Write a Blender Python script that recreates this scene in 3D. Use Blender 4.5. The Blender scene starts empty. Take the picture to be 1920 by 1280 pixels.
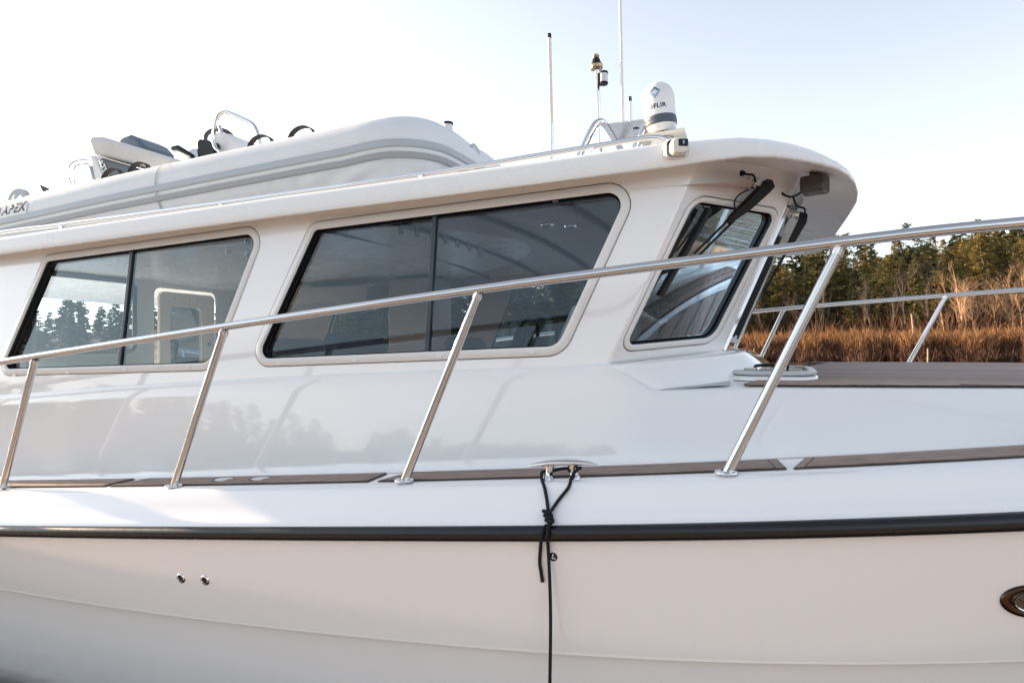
import bpy, bmesh, math, random
import numpy as np
from mathutils import Vector, Matrix
R = math.radians
scene = bpy.context.scene
col = scene.collection
# ------------------------------------------------------------------ camera, world, sun, exposure
# The camera is the origin of the place: z = 0 is eye height, the water lies at z = WATER.
WATER = -2.0
YAW, FPX, HOR = R(20.5), 1200.0, 650.0          # focal length and horizon on a 1920 x 1280 picture
cam_d = bpy.data.cameras.new('camera'); cam = bpy.data.objects.new('camera', cam_d); col.objects.link(cam)
cam.location = (0, 0, 0); cam.rotation_euler = (R(90), 0, YAW)
cam_d.sensor_width = 36; cam_d.lens = FPX / 1920 * 36
cam_d.shift_y = (HOR - 640) / 1920
cam_d.clip_start = .05; cam_d.clip_end = 6000
scene.camera = cam
SUN_EL = R(13); SUN_LEFT = R(63.5)
fw = Vector((-math.sin(YAW), math.cos(YAW), 0)); rt = Vector((math.cos(YAW), math.sin(YAW), 0))
sd = (fw * math.cos(SUN_LEFT) - rt * math.sin(SUN_LEFT)).normalized()
sun_dir = Vector((sd.x * math.cos(SUN_EL), sd.y * math.cos(SUN_EL), math.sin(SUN_EL)))
world = bpy.data.worlds.new('World'); scene.world = world; world.use_nodes = True
wn = world.node_tree; wn.nodes.clear()
wo = wn.nodes.new('ShaderNodeOutputWorld'); wb = wn.nodes.new('ShaderNodeBackground')
sky = wn.nodes.new('ShaderNodeTexSky'); sky.sky_type = 'NISHITA'; sky.sun_disc = False
sky.sun_elevation = SUN_EL; sky.sun_rotation = math.atan2(sd.x, sd.y)
sky.air_density = 1.0; sky.dust_density = .55; sky.ozone_density = 1.5; sky.altitude = 0
hs = wn.nodes.new('ShaderNodeHueSaturation'); hs.inputs['Hue'].default_value = .508; hs.inputs['Saturation'].default_value = .42
wn.links.new(sky.outputs[0], hs.inputs['Color']); wn.links.new(hs.outputs[0], wb.inputs[0])
wb.inputs[1].default_value = .15
wn.links.new(wb.outputs[0], wo.inputs[0])
sl = bpy.data.lights.new('sun', 'SUN'); sl.energy = 5.0; sl.angle = R(.55); sl.color = (1, .74, .48)
so = bpy.data.objects.new('sun', sl); col.objects.link(so)
so.rotation_euler = sun_dir.to_track_quat('Z', 'Y').to_euler()
vs = scene.view_settings; vs.view_transform = 'Standard'; vs.look = 'None'; vs.exposure = 1.40; vs.gamma = 1
scene.render.engine = 'CYCLES'

# ------------------------------------------------------------------ projection helpers (measuring only)
C_, S_ = math.cos(YAW), math.sin(YAW)
def ray(px, py):
    u = (px - 960) / FPX; v = (HOR - py) / FPX
    return Vector((u * C_ - S_, u * S_ + C_, v))
def aty(px, py, y0, k=0.):
    d = ray(px, py); return d * (y0 / (d.y - k * d.z))
def onpl(px, py, p0, n):
    d = ray(px, py); return d * (p0.dot(n) / d.dot(n))

# ------------------------------------------------------------------ materials
def nodes(name):
    m = bpy.data.materials.new(name); m.use_nodes = True
    nt = m.node_tree; return m, nt, nt.nodes['Principled BSDF']
def setp(b, **k):
    for a, v in k.items():
        a = {'spec': 'Specular IOR Level', 'coat': 'Coat Weight', 'coatr': 'Coat Roughness', 'rough': 'Roughness', 'metal': 'Metallic',
             'sheen': 'Sheen Weight', 'sub': 'Subsurface Weight', 'trans': 'Transmission Weight'}[a]
        b.inputs[a].default_value = v
def mat(name, rgb, rough=.5, metal=0., var=0., vscale=8., bump=0., bscale=60., stretch=(1, 1, 1), rvar=0., **k):
    m, nt, b = nodes(name)
    b.inputs['Base Color'].default_value = (*rgb, 1); setp(b, rough=rough, metal=metal, **k)
    N, L = nt.nodes.new, nt.links.new
    if var or bump or rvar:
        tc = N('ShaderNodeTexCoord'); mp = N('ShaderNodeMapping'); mp.inputs['Scale'].default_value = stretch
        L(tc.outputs['Object'], mp.inputs['Vector'])
    if var or rvar:
        nz = N('ShaderNodeTexNoise'); nz.inputs['Scale'].default_value = vscale; nz.inputs['Detail'].default_value = 5
        L(mp.outputs[0], nz.inputs['Vector'])
    if var:
        rp = N('ShaderNodeValToRGB')
        rp.color_ramp.elements[0].position = .3; rp.color_ramp.elements[1].position = .7
        rp.color_ramp.elements[0].color = (*[c * (1 - var) for c in rgb], 1)
        rp.color_ramp.elements[1].color = (*[min(1, c * (1 + var)) for c in rgb], 1)
        L(nz.outputs['Fac'], rp.inputs[0]); L(rp.outputs[0], b.inputs['Base Color'])
    if rvar:
        mr = N('ShaderNodeMapRange'); mr.inputs['To Min'].default_value = max(0, rough - rvar); mr.inputs['To Max'].default_value = rough + rvar
        L(nz.outputs['Fac'], mr.inputs['Value']); L(mr.outputs[0], b.inputs['Roughness'])
    if bump:
        n2 = N('ShaderNodeTexNoise'); n2.inputs['Scale'].default_value = bscale; n2.inputs['Detail'].default_value = 4
        L(mp.outputs[0], n2.inputs['Vector'])
        bp = N('ShaderNodeBump'); bp.inputs['Strength'].default_value = bump; bp.inputs['Distance'].default_value = .01
        L(n2.outputs['Fac'], bp.inputs['Height']); L(bp.outputs[0], b.inputs['Normal'])
    return m
M = {}
M['gel'] = mat('gelcoat_white', (.88, .875, .865), .12, coat=1., coatr=.02, rvar=.05, vscale=3, bump=.010, bscale=1.1)
M['gelr'] = mat('gelcoat_roof', (.87, .86, .845), .28, rvar=.06, vscale=4)
M['frame'] = mat('window_frame_white', (.80, .785, .76), .28)
M['nonskid'] = mat('nonskid_grey', (.55, .58, .60), .5, bump=.4, bscale=400)
M['steel'] = mat('stainless_steel', (.74, .73, .72), .09, 1., rvar=.04, vscale=30)
M['steelb'] = mat('brushed_steel', (.66, .64, .62), .22, 1., rvar=.08, vscale=20)
M['rubber'] = mat('black_rubber', (.006, .007, .009), .28, rvar=.06, vscale=14, bump=.05, bscale=30)
M['seal'] = mat('black_seal', (.012, .013, .015), .35)
M['groove'] = mat('dark_joint', (.05, .045, .04), .7)
M['plastic'] = mat('black_plastic', (.008, .008, .009), .45, spec=.3, bump=.04, bscale=90)
M['brown'] = mat('bronze_plastic', (.06, .042, .034), .25)
M['teak'] = mat('weathered_teak', (.30, .205, .165), .55, var=.38, vscale=7, stretch=(1, 14, 14), bump=.15, bscale=60)
nt = M['teak'].node_tree; b_ = nt.nodes['Principled BSDF']; src_ = b_.inputs['Base Color'].links[0].from_socket
oi = nt.nodes.new('ShaderNodeObjectInfo'); mr = nt.nodes.new('ShaderNodeMapRange'); mr.inputs['To Min'].default_value = .78; mr.inputs['To Max'].default_value = 1.18; nt.links.new(oi.outputs['Random'], mr.inputs['Value'])
hv = nt.nodes.new('ShaderNodeHueSaturation'); nt.links.new(src_, hv.inputs['Color']); nt.links.new(mr.outputs[0], hv.inputs['Value']); nt.links.new(hv.outputs[0], b_.inputs['Base Color'])
M['caulk'] = mat('caulk', (.02, .018, .018), .5)
M['batten'] = mat('ceiling_trim', (.12, .10, .10), .4)
M['lining'] = mat('headliner', (.56, .43, .37), .35, var=.08, vscale=3)
M['cabinet'] = mat('interior_wood', (.13, .075, .05), .4, var=.2, vscale=6, stretch=(1, 1, 8))
M['cream'] = mat('cream_door', (.92, .84, .72), .4)
M['grey'] = mat('grey_console', (.30, .31, .33), .45, bump=.1, bscale=300)
M['seatf'] = mat('seat_fabric', (.10, .105, .115), .8, bump=.3, bscale=200)
M['curtain'] = mat('curtain_fabric', (.34, .34, .36), .9)
M['hyp'] = mat('light_grey_hypalon', (.72, .73, .74), .5, var=.03, vscale=6, bump=.25, bscale=5)
M['hypb'] = mat('grey_strake', (.42, .45, .47), .5)
M['hypw'] = mat('white_hypalon', (.74, .74, .74), .42, bump=.1, bscale=40)
M['cover'] = mat('canvas_cover', (.66, .63, .60), .75, var=.04, vscale=9, bump=.3, bscale=14)
M['mdark'] = mat('engine_grey', (.045, .06, .075), .3)
M['mdark2'] = mat('engine_blue_grey', (.10, .13, .155), .35)
M['hypb2'] = mat('dark_strake', (.33, .335, .34), .5)
M['hatchf'] = mat('hatch_frame', (.60, .61, .62), .35)
M['hpane'] = mat('smoked_acrylic', (.01, .011, .012), .03, coat=1.)
M['bronze'] = mat('bronze_rim', (.075, .05, .036), .22, 1.)
M['strap'] = mat('strap_webbing', (.05, .045, .045), .8)
M['rope'] = mat('navy_rope', (.008, .009, .014), .85, bump=.9, bscale=420)
M['fibre'] = mat('antenna_fibreglass', (.80, .74, .64), .35)
M['white'] = mat('white_enamel', (.82, .81, .80), .25)
M['brass'] = mat('brass', (.36, .26, .17), .25, 1.)
M['band'] = mat('slate_band', (.075, .095, .115), .45)
M['blue1'] = mat('print_blue', (.09, .24, .36), .5)
M['blue2'] = mat('print_pale_blue', (.27, .45, .62), .5)
M['navy'] = mat('print_navy', (.012, .03, .09), .5)
M['ink'] = mat('print_black', (.02, .022, .026), .5)
M['inkw'] = mat('print_white', (.8, .8, .8), .5)
M['inkr'] = mat('print_red', (.34, .03, .07), .5)
M['lens'] = mat('clear_lens', (.55, .58, .6), .08, coat=1.)
M['bark'] = mat('conifer_bark', (.10, .07, .05), .9, var=.3, vscale=3, bump=.5, bscale=9)
M['dockw'] = mat('dock_wood', (.44, .30, .20), .75, var=.25, vscale=4, stretch=(12, 1, 12), bump=.3, bscale=20)
M['dockd'] = mat('dock_side', (.10, .075, .055), .8, var=.2)
M['stake'] = mat('pale_stake', (.36, .27, .19), .85, var=.2, vscale=3)

def glass(name, tint, boost, floor=0.):
    m = bpy.data.materials.new(name); m.use_nodes = True; nt = m.node_tree; nt.nodes.clear()
    N, L = nt.nodes.new, nt.links.new
    o = N('ShaderNodeOutputMaterial'); mx = N('ShaderNodeMixShader'); t = N('ShaderNodeBsdfTransparent'); g = N('ShaderNodeBsdfGlossy')
    t.inputs[0].default_value = (*tint, 1); g.inputs['Roughness'].default_value = .0; g.inputs['Color'].default_value = (.76, .92, 1, 1)
    fr = N('ShaderNodeFresnel'); fr.inputs['IOR'].default_value = 1.5
    mm = N('ShaderNodeMath'); mm.operation = 'MULTIPLY_ADD'; mm.inputs[1].default_value = boost; mm.inputs[2].default_value = floor; mm.use_clamp = True
    L(fr.outputs[0], mm.inputs[0]); L(mm.outputs[0], mx.inputs[0]); L(t.outputs[0], mx.inputs[1]); L(g.outputs[0], mx.inputs[2]); L(mx.outputs[0], o.inputs[0])
    return m
M['glass'] = glass('tinted_window_glass', (.70, .78, .85), 1.3)
M['glassc'] = glass('coated_windscreen_glass', (.42, .46, .47), 1.3, .06)

def foliage(name, c1, c2, trans=.25):
    m, nt, b = nodes(name); N, L = nt.nodes.new, nt.links.new
    oi = N('ShaderNodeObjectInfo'); ge = N('ShaderNodeNewGeometry')
    ad = N('ShaderNodeMath'); ad.operation = 'MULTIPLY_ADD'; ad.inputs[1].default_value = .6
    L(ge.outputs['Random Per Island'], ad.inputs[0])
    ml = N('ShaderNodeMath'); ml.operation = 'MULTIPLY'; ml.inputs[1].default_value = .4; L(oi.outputs['Random'], ml.inputs[0]); L(ml.outputs[0], ad.inputs[2])
    rp = N('ShaderNodeValToRGB'); rp.color_ramp.elements[0].color = (*c1, 1); rp.color_ramp.elements[1].color = (*c2, 1)
    nz = N('ShaderNodeTexNoise'); nz.inputs['Scale'].default_value = .35; nz.inputs['Detail'].default_value = 4; L(ge.outputs['Position'], nz.inputs['Vector'])
    ma_ = N('ShaderNodeMath'); ma_.operation = 'MULTIPLY_ADD'; ma_.inputs[1].default_value = 1.6; ma_.inputs[2].default_value = -.8; L(nz.outputs['Fac'], ma_.inputs[0])
    sm = N('ShaderNodeMath'); sm.operation = 'ADD'; L(ad.outputs[0], sm.inputs[0]); L(ma_.outputs[0], sm.inputs[1])
    L(sm.outputs[0], rp.inputs[0]); L(rp.outputs[0], b.inputs['Base Color']); setp(b, rough=.7, spec=.2)
    tr = N('ShaderNodeBsdfTranslucent'); L(rp.outputs[0], tr.inputs['Color'])
    mx = N('ShaderNodeMixShader'); mx.inputs[0].default_value = trans
    L(b.outputs[0], mx.inputs[1]); L(tr.outputs[0], mx.inputs[2]); L(mx.outputs[0], nt.nodes['Material Output'].inputs[0])
    return m
M['needle'] = foliage('conifer_needles', (.040, .052, .022), (.18, .155, .06))
M['needle2'] = foliage('olive_needles', (.12, .11, .035), (.34, .25, .09), .35)
M['twig'] = foliage('bare_twigs', (.28, .17, .10), (.60, .40, .25), .15)
M['twigd'] = foliage('grey_bare_twigs', (.12, .09, .07), (.24, .19, .15), .1)
M['scrub'] = foliage('brown_scrub', (.075, .04, .025), (.17, .09, .05), .2)
M['bramble'] = foliage('dark_bramble', (.045, .024, .018), (.14, .07, .042), .15)
M['reed'] = foliage('dry_reeds', (.12, .056, .030), (.34, .185, .085), .3)

# ------------------------------------------------------------------ mesh builder
def adopt(o, parent):
    """meshes are modelled in place: a part of an Empty is moved back by the Empty's own position"""
    if parent:
        o.parent = parent
        if parent.type == 'EMPTY' and not parent.get('_local'): o.location = -parent.location
class MB:
    def __init__(s): s.v = []; s.f = []
    def add(s, vs, fs):
        o = len(s.v); s.v += [tuple(p) for p in vs]; s.f += [tuple(i + o for i in f) for f in fs]; return s
    def grid(s, rows, closed=False, cyc=False):
        n = len(rows[0]); o = len(s.v)
        for r in rows: s.v += [tuple(p) for p in r]
        m = len(rows)
        for i in range(m if cyc else m - 1):
            i2 = (i + 1) % m
            for j in range(n if closed else n - 1):
                j2 = (j + 1) % n
                s.f.append((o + i * n + j, o + i * n + j2, o + i2 * n + j2, o + i2 * n + j))
        return s
    def poly(s, pts): return s.add(pts, [tuple(range(len(pts)))])
    def box(s, c, d, rot=None):
        c = Vector(c); h = Vector(d) / 2; vs = []
        for i in range(8):
            p = Vector(((1 if i & 1 else -1) * h.x, (1 if i & 2 else -1) * h.y, (1 if i & 4 else -1) * h.z))
            if rot: p = rot @ p
            vs.append(c + p)
        return s.add(vs, [(0, 2, 3, 1), (4, 5, 7, 6), (0, 1, 5, 4), (2, 6, 7, 3), (0, 4, 6, 2), (1, 3, 7, 5)])
    def tube(s, pts, r, seg=10, caps=True, squash=None):
        pts = [Vector(p) for p in pts]; n = len(pts)
        rs = r if isinstance(r, (list, tuple)) else [r] * n
        up = None; rows = []
        for i, p in enumerate(pts):
            t = (pts[min(i + 1, n - 1)] - pts[max(i - 1, 0)]).normalized()
            if up is None:
                a = Vector((0, 0, 1)) if abs(t.z) < .9 else Vector((1, 0, 0)); up = (a - t * a.dot(t)).normalized()
            else:
                up = (up - t * up.dot(t)).normalized()
            w = t.cross(up)
            rows.append([p + (w * math.cos(q) * (squash or 1) + up * math.sin(q)) * rs[i] for q in [2 * math.pi * k / seg for k in range(seg)]])
        s.grid(rows, closed=True)
        if caps: s.poly(rows[0][::-1]); s.poly(rows[-1])
        return s
    def lathe(s, prof, o=(0, 0, 0), ax=None, seg=24):
        o = Vector(o); ax = (ax or Vector((0, 0, 1))).normalized()
        a = Vector((1, 0, 0)) if abs(ax.x) < .9 else Vector((0, 1, 0)); u = (a - ax * a.dot(ax)).normalized(); w = ax.cross(u)
        rows = [[o + ax * h + (u * math.cos(q) + w * math.sin(q)) * r for q in [2 * math.pi * k / seg for k in range(seg)]] for r, h in prof]
        return s.grid(rows, closed=True)
    def prism(s, loop, d):
        d = Vector(d); a = [Vector(p) for p in loop]; b = [p + d for p in a]; n = len(a)
        s.poly(a[::-1]); s.poly(b); return s.add(a + b, [(i, (i + 1) % n, n + (i + 1) % n, n + i) for i in range(n)])
    def build(s, name, m, parent=None, smooth=40, bevel=0, solid=0, merge=False):
        me = bpy.data.meshes.new(name); me.from_pydata(s.v, [], s.f)
        if merge or bevel or True:
            bm = bmesh.new(); bm.from_mesh(me)
            if merge or bevel: bmesh.ops.remove_doubles(bm, verts=bm.verts, dist=1e-5)
            bmesh.ops.recalc_face_normals(bm, faces=bm.faces)
            bm.to_mesh(me); bm.free()
        me.materials.append(M[m] if isinstance(m, str) else m)
        if smooth: me.shade_smooth(); me.set_sharp_from_angle(angle=R(smooth))
        o = bpy.data.objects.new(name, me); col.objects.link(o)
        adopt(o, parent)
        if bevel:
            b = o.modifiers.new('bevel', 'BEVEL'); b.width = bevel; b.segments = 3; b.limit_method = 'ANGLE'; b.angle_limit = R(35)
        return o
def empty(name, loc=(0, 0, 0)):
    o = bpy.data.objects.new(name, None); col.objects.link(o); o.location = loc; o.empty_display_size = .1; return o
def tag(o, label=None, cat=None, group=None, kind=None):
    for k, v in (('label', label), ('category', cat), ('group', group), ('kind', kind)):
        if v: o[k] = v
    return o
def smoothpath(pts, n=8):
    P = [Vector(p) for p in pts]; out = []
    for i in range(len(P) - 1):
        p0, p1, p2, p3 = P[max(i - 1, 0)], P[i], P[i + 1], P[min(i + 2, len(P) - 1)]
        for k in range(n):
            t = k / n
            out.append(.5 * ((2 * p1) + (p2 - p0) * t + (2 * p0 - 5 * p1 + 4 * p2 - p3) * t * t + (3 * p1 - p0 - 3 * p2 + p3) * t ** 3))
    out.append(P[-1]); return out
def rpoly(cs, seg=7):
    """rounded polygon from (a, b, radius) corners"""
    out = []; n = len(cs)
    for i in range(n):
        p = Vector(cs[i][:2]); a = Vector(cs[i - 1][:2]); b = Vector(cs[(i + 1) % n][:2]); r = cs[i][2]
        da, db = (a - p).normalized(), (b - p).normalized()
        half = math.acos(max(-1, min(1, da.dot(db)))) / 2
        d = min(r / math.tan(half), (a - p).length * .48, (b - p).length * .48); r2 = d * math.tan(half)
        c = p + (da + db).normalized() * (r2 / math.sin(half))
        s, e = p + da * d - c, p + db * d - c
        a0 = math.atan2(s.y, s.x); a1 = math.atan2(e.y, e.x); dd = (a1 - a0 + math.pi) % (2 * math.pi) - math.pi
        for k in range(seg + 1):
            q = a0 + dd * k / seg; out.append((c.x + r2 * math.cos(q), c.y + r2 * math.sin(q)))
    return out
def offs(cs, w):
    n = len(cs); P = [Vector(c[:2]) for c in cs]
    area = sum(P[i].x * P[(i + 1) % n].y - P[(i + 1) % n].x * P[i].y for i in range(n)); sg = 1 if area > 0 else -1
    out = []
    for i in range(n):
        a, p, b = P[i - 1], P[i], P[(i + 1) % n]
        d1, d2 = (p - a).normalized(), (b - p).normalized()
        n1, n2 = Vector((d1.y, -d1.x)) * sg, Vector((d2.y, -d2.x)) * sg
        k = (n1 + n2); k = k / max(.2, (1 + n1.dot(n2)))
        q = p + k * w; out.append((q.x, q.y, max(.002, cs[i][2] + w)))
    return out
def fill_holes(outer, holes, mapper, name, m, parent):
    bm = bmesh.new(); ed = []
    for lp in [outer] + holes:
        vs = [bm.verts.new((a, b, 0)) for a, b in lp]
        for i in range(len(vs)): ed.append(bm.edges.new((vs[i], vs[(i + 1) % len(vs)])))
    bmesh.ops.triangle_fill(bm, use_beauty=True, edges=ed)
    for v in bm.verts: v.co = mapper(v.co.x, v.co.y)
    me = bpy.data.meshes.new(name); bm.to_mesh(me); bm.free(); me.materials.append(M[m])
    o = bpy.data.objects.new(name, me); col.objects.link(o); adopt(o, parent); return o
def text_mesh(txt, size, shear=0., spacing=1.):
    cu = bpy.data.curves.new('t', 'FONT'); cu.body = txt; cu.size = size; cu.shear = shear; cu.space_character = spacing; cu.align_x = 'CENTER'; cu.align_y = 'CENTER'
    cu.offset = size * .022; cu.resolution_u = 3
    o = bpy.data.objects.new('t', cu); col.objects.link(o); bpy.context.view_layer.update()
    me = bpy.data.meshes.new_from_object(o.evaluated_get(bpy.context.evaluated_depsgraph_get()))
    v = [tuple(p.co) for p in me.vertices]; f = [tuple(p.vertices) for p in me.polygons]
    bpy.data.objects.remove(o); bpy.data.curves.remove(cu); bpy.data.meshes.remove(me)
    return v, f
def lettering(name, txt, size, mapper, m, parent, shear=0., spacing=1.):
    v, f = text_mesh(txt, size, shear, spacing)
    return MB().add([mapper(p[0], p[1]) for p in v], f).build(name, m, parent, smooth=0)

# ------------------------------------------------------------------ the setting: water, shores
def hsh(x, y, s=1.): return math.sin(x * 12.9 * s + y * 4.1) * .5 + math.sin(x * 3.7 - y * 7.3 * s + 1.3) * .5
def az_of(x, y):
    """bearing right of the camera axis"""
    return math.degrees(math.atan2(x * C_ + y * S_, -x * S_ + y * C_))
SH = [(-180, 120), (-145, 85), (-128, 60), (-100, 58), (-90, 80), (-80, 190), (-45, 210), (-32, 190), (-26, 120), (-20, 92), (0, 84), (12, 76), (18, 68), (24, 62), (30, 59), (36, 56), (45, 54), (70, 56), (110, 56), (140, 80), (160, 120), (180, 120)]
HI = [(-180, 6), (-120, 5), (-80, 5), (-45, 6), (-28, 7), (-20, 11), (0, 11), (12, 10), (20, 8.5), (28, 10.), (36, 13.), (50, 14), (90, 15), (140, 13), (160, 6), (180, 6)]
def lut(T, a):
    for (p, q), (r, s) in zip(T, T[1:]):
        if p <= a <= r: return q + (s - q) * (a - p) / (r - p)
    return T[-1][1]
def ground_z(x, y):
    r = math.hypot(x, y); a = az_of(x, y); D = lut(SH, a) + 1.2 * math.sin(a * 1.7) + .5 * math.sin(a * 6.1); t = r - D
    if t < 0: return WATER - min(2.5, -t * .12)
    z = WATER + min(t, 4) * .06 + max(0, min(t - 4, 4)) * .28 + max(0, min(t - 8, 12)) * .045
    h = lut(HI, a)
    u = max(0, t - 18) / 70.; z += h * (1 - math.exp(-u * 1.6)) if u > 0 else 0
    return z + .15 * hsh(x * .05, y * .05) * min(1, t / 6)
g = MB(); rows = []
rr = [20, 40, 48, 52, 54, 56, 58, 60, 62, 64, 66, 68, 70, 73, 76, 80, 85, 90, 96, 104, 114, 126, 140, 160, 185, 215, 260, 340, 500, 900, 1800, 3600]
NA = 300
for r in rr:
    rows.append([(r * math.cos(q), r * math.sin(q), ground_z(r * math.cos(q), r * math.sin(q))) for q in [2 * math.pi * k / NA for k in range(NA)]])
g.grid(rows, closed=True)
m, nt, b = nodes('shore_ground'); N, L = nt.nodes.new, nt.links.new
tc = N('ShaderNodeTexCoord'); nz = N('ShaderNodeTexNoise'); nz.inputs['Scale'].default_value = .35; nz.inputs['Detail'].default_value = 8
L(tc.outputs['Object'], nz.inputs['Vector'])
rp = N('ShaderNodeValToRGB'); rp.color_ramp.elements[0].color = (.045, .030, .020, 1); rp.color_ramp.elements[1].color = (.13, .085, .052, 1)
rp.color_ramp.elements[0].position = .35; rp.color_ramp.elements[1].position = .65
L(nz.outputs['Fac'], rp.inputs[0]); L(rp.outputs[0], b.inputs['Base Color']); setp(b, rough=.85)
n2 = N('ShaderNodeTexNoise'); n2.inputs['Scale'].default_value = 3; n2.inputs['Detail'].default_value = 6; L(tc.outputs['Object'], n2.inputs['Vector'])
bp = N('ShaderNodeBump'); bp.inputs['Distance'].default_value = .2; L(n2.outputs['Fac'], bp.inputs['Height']); L(bp.outputs[0], b.inputs['Normal'])
M['ground'] = m
tag(g.build('ground', 'ground', smooth=80), kind='structure')
m, nt, b = nodes('water'); N, L = nt.nodes.new, nt.links.new
b.inputs['Base Color'].default_value = (.035, .045, .042, 1); setp(b, rough=.05, spec=.6)
tc = N('ShaderNodeTexCoord'); mp = N('ShaderNodeMapping'); mp.inputs['Scale'].default_value = (1, .35, 1); mp.inputs['Rotation'].default_value = (0, 0, .5); L(tc.outputs['Object'], mp.inputs['Vector'])
n1 = N('ShaderNodeTexNoise'); n1.inputs['Scale'].default_value = 2.2; n1.inputs['Detail'].default_value = 4; L(mp.outputs[0], n1.inputs['Vector'])
bp = N('ShaderNodeBump'); bp.inputs['Strength'].default_value = .6; bp.inputs['Distance'].default_value = .12; L(n1.outputs['Fac'], bp.inputs['Height']); L(bp.outputs[0], b.inputs['Normal'])
M['water'] = m
w = MB(); w.poly([(5000 * math.cos(q), 5000 * math.sin(q), WATER) for q in [2 * math.pi * k / 64 for k in range(64)]])
tag(w.build('water', 'water', smooth=0), kind='structure')

# ------------------------------------------------------------------ the motor boat
YC = 3.775
def mir(p): p = Vector(p); return Vector((p.x, 2 * YC - p.y, p.z))
def nar(x): return .035 * max(0, x + .8) ** 2.4
def z_d(x): return -.382 + .1 * x + .0027 * x * x if x > -9 else 0
def z_r(x): return z_d(x) - .14 + .008 * x
def z_c(x): return -.93 + .115 * x + .015 * x * x if x > -3.6 else -1.150 - .006 * (x + 3.6)
def sst(a, b, x): t = max(0, min(1, (x - a) / (b - a))); return t * t * (3 - 2 * t)
def pw(T, x):
    if x <= T[0][0]: return T[0][1]
    for (p, q), (r, s) in zip(T, T[1:]):
        if p <= x <= r: return q + (s - q) * (x - p) / (r - p)
    return T[-1][1]
def z_e(x): return pw([(-9, -.68), (-.6, -.18), (-.388, -.172), (-.05, -.152), (.8, -.143), (2.2, -.14), (3.3, -.13)], x)
def y_e(x): return min(YC - .05, 2.330 + .059 * sst(-.7, .05, x) + nar(x) * 1.05)
def y_b(x): return min(YC - .03, 2.280 + .02 * sst(-2, .6, x) + nar(x))
def zt(x, y): t = (YC - y) / (YC - y_e(x)); return z_e(x) + .012 + .045 * (1 - min(1, t * t))
def z_l(x): return pw([(-9, -.60), (-6.5, -.45), (-3.92, -.272), (-3.09, -.205), (-1.665, -.118), (-.48, -.066), (-.1, -.012)], x)
boat = empty('motor_boat', (0, YC, WATER))
tag(boat, 'white cabin motor boat moored by a black rope, with stainless rails and tinted windows', 'boat')
XS = [-8.5 + .25 * i for i in range(20)] + [-3.5 + .1 * i for i in range(50)] + [1.5 + .25 * i for i in range(13)]
def both(sec):
    """sweep a section (x -> list of (y, z)) along the hull on both sides"""
    a = [[(x, min(YC, y), z) for y, z in sec(x)] for x in XS]
    return MB().grid(a).grid([[mir(p) for p in r] for r in a])
def sec_gun(x):
    n = nar(x); d = z_d(x); r = z_r(x) + .028
    return [(2.34 + n, d), (2.022 + n, d), (2.008 + n, d - .003), (1.996 + n, d - .010), (1.987 + n, d - .022), (1.968 + n, d + (r - d) * .45),
            (1.948 + n, d + (r - d) * .8), (1.938 + n, r + .018), (1.930 + n, r + .006), (1.926 + n, r - .012)]
gun = both(sec_gun).build('gunwale', 'gel', boat, smooth=60)
def sec_hull(x):
    n = nar(x); r = z_r(x); c = z_c(x)
    k = 1 + .10 * max(0, x + .5)
    P = [(1.926 + n, r - .02), (1.934 + n, r + (c - r) * .18), (1.95 + n * k, r + (c - r) * .5), (1.982 + n * k, c + .012)]
    return P
def sec_hull2(x):
    n = nar(x); c = z_c(x); k = 1 + .12 * max(0, x + .5)
    return [(1.982 + n * k, c + .012), (1.983 + n * k, c + .003), (2.008 + n * k, c - .004), (2.012 + n * k, c - .02), (2.034 + n * k, c - .18), (2.08 + n * k, c - .42), (2.2 + n * k, -1.8), (2.7 + n * k, -2.2), (YC, -2.5)]
both(sec_hull).build('hull', 'gel', boat, smooth=60)
both(sec_hull2).build('lower_hull', 'gel', boat, smooth=50)
tr = MB(); x = -8.5
pts = [(x, y, z) for y, z in sec_gun(x)] + [(x, y, z) for y, z in sec_hull(x)] + [(x, y, z) for y, z in sec_hull2(x)]
tr.poly(pts + [mir(p) for p in pts[::-1]]).build('transom', 'gel', boat, smooth=0)
def sec_rub(x):
    n = nar(x); r = z_r(x); h = .0245
    return [(1.935 + n, r + h), (1.917 + n, r + h), (1.905 + n, r + h * .86), (1.8985 + n, r + h * .5), (1.8965 + n, r + h * .05), (1.8985 + n, r - h * .45), (1.904 + n, r - h * .8), (1.916 + n, r - h), (1.935 + n, r - h)]
both(sec_rub).build('rub_rail', 'rubber', boat, smooth=60)
# cockpit sole and aft deck
MB().poly([(-8.5, 2.3, -1.0), (-4.6, 2.3, -.9), (-4.6, 5.25, -.9), (-8.5, 5.25, -1.0)]).build('cockpit_sole', 'teak', boat, smooth=0)
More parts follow.
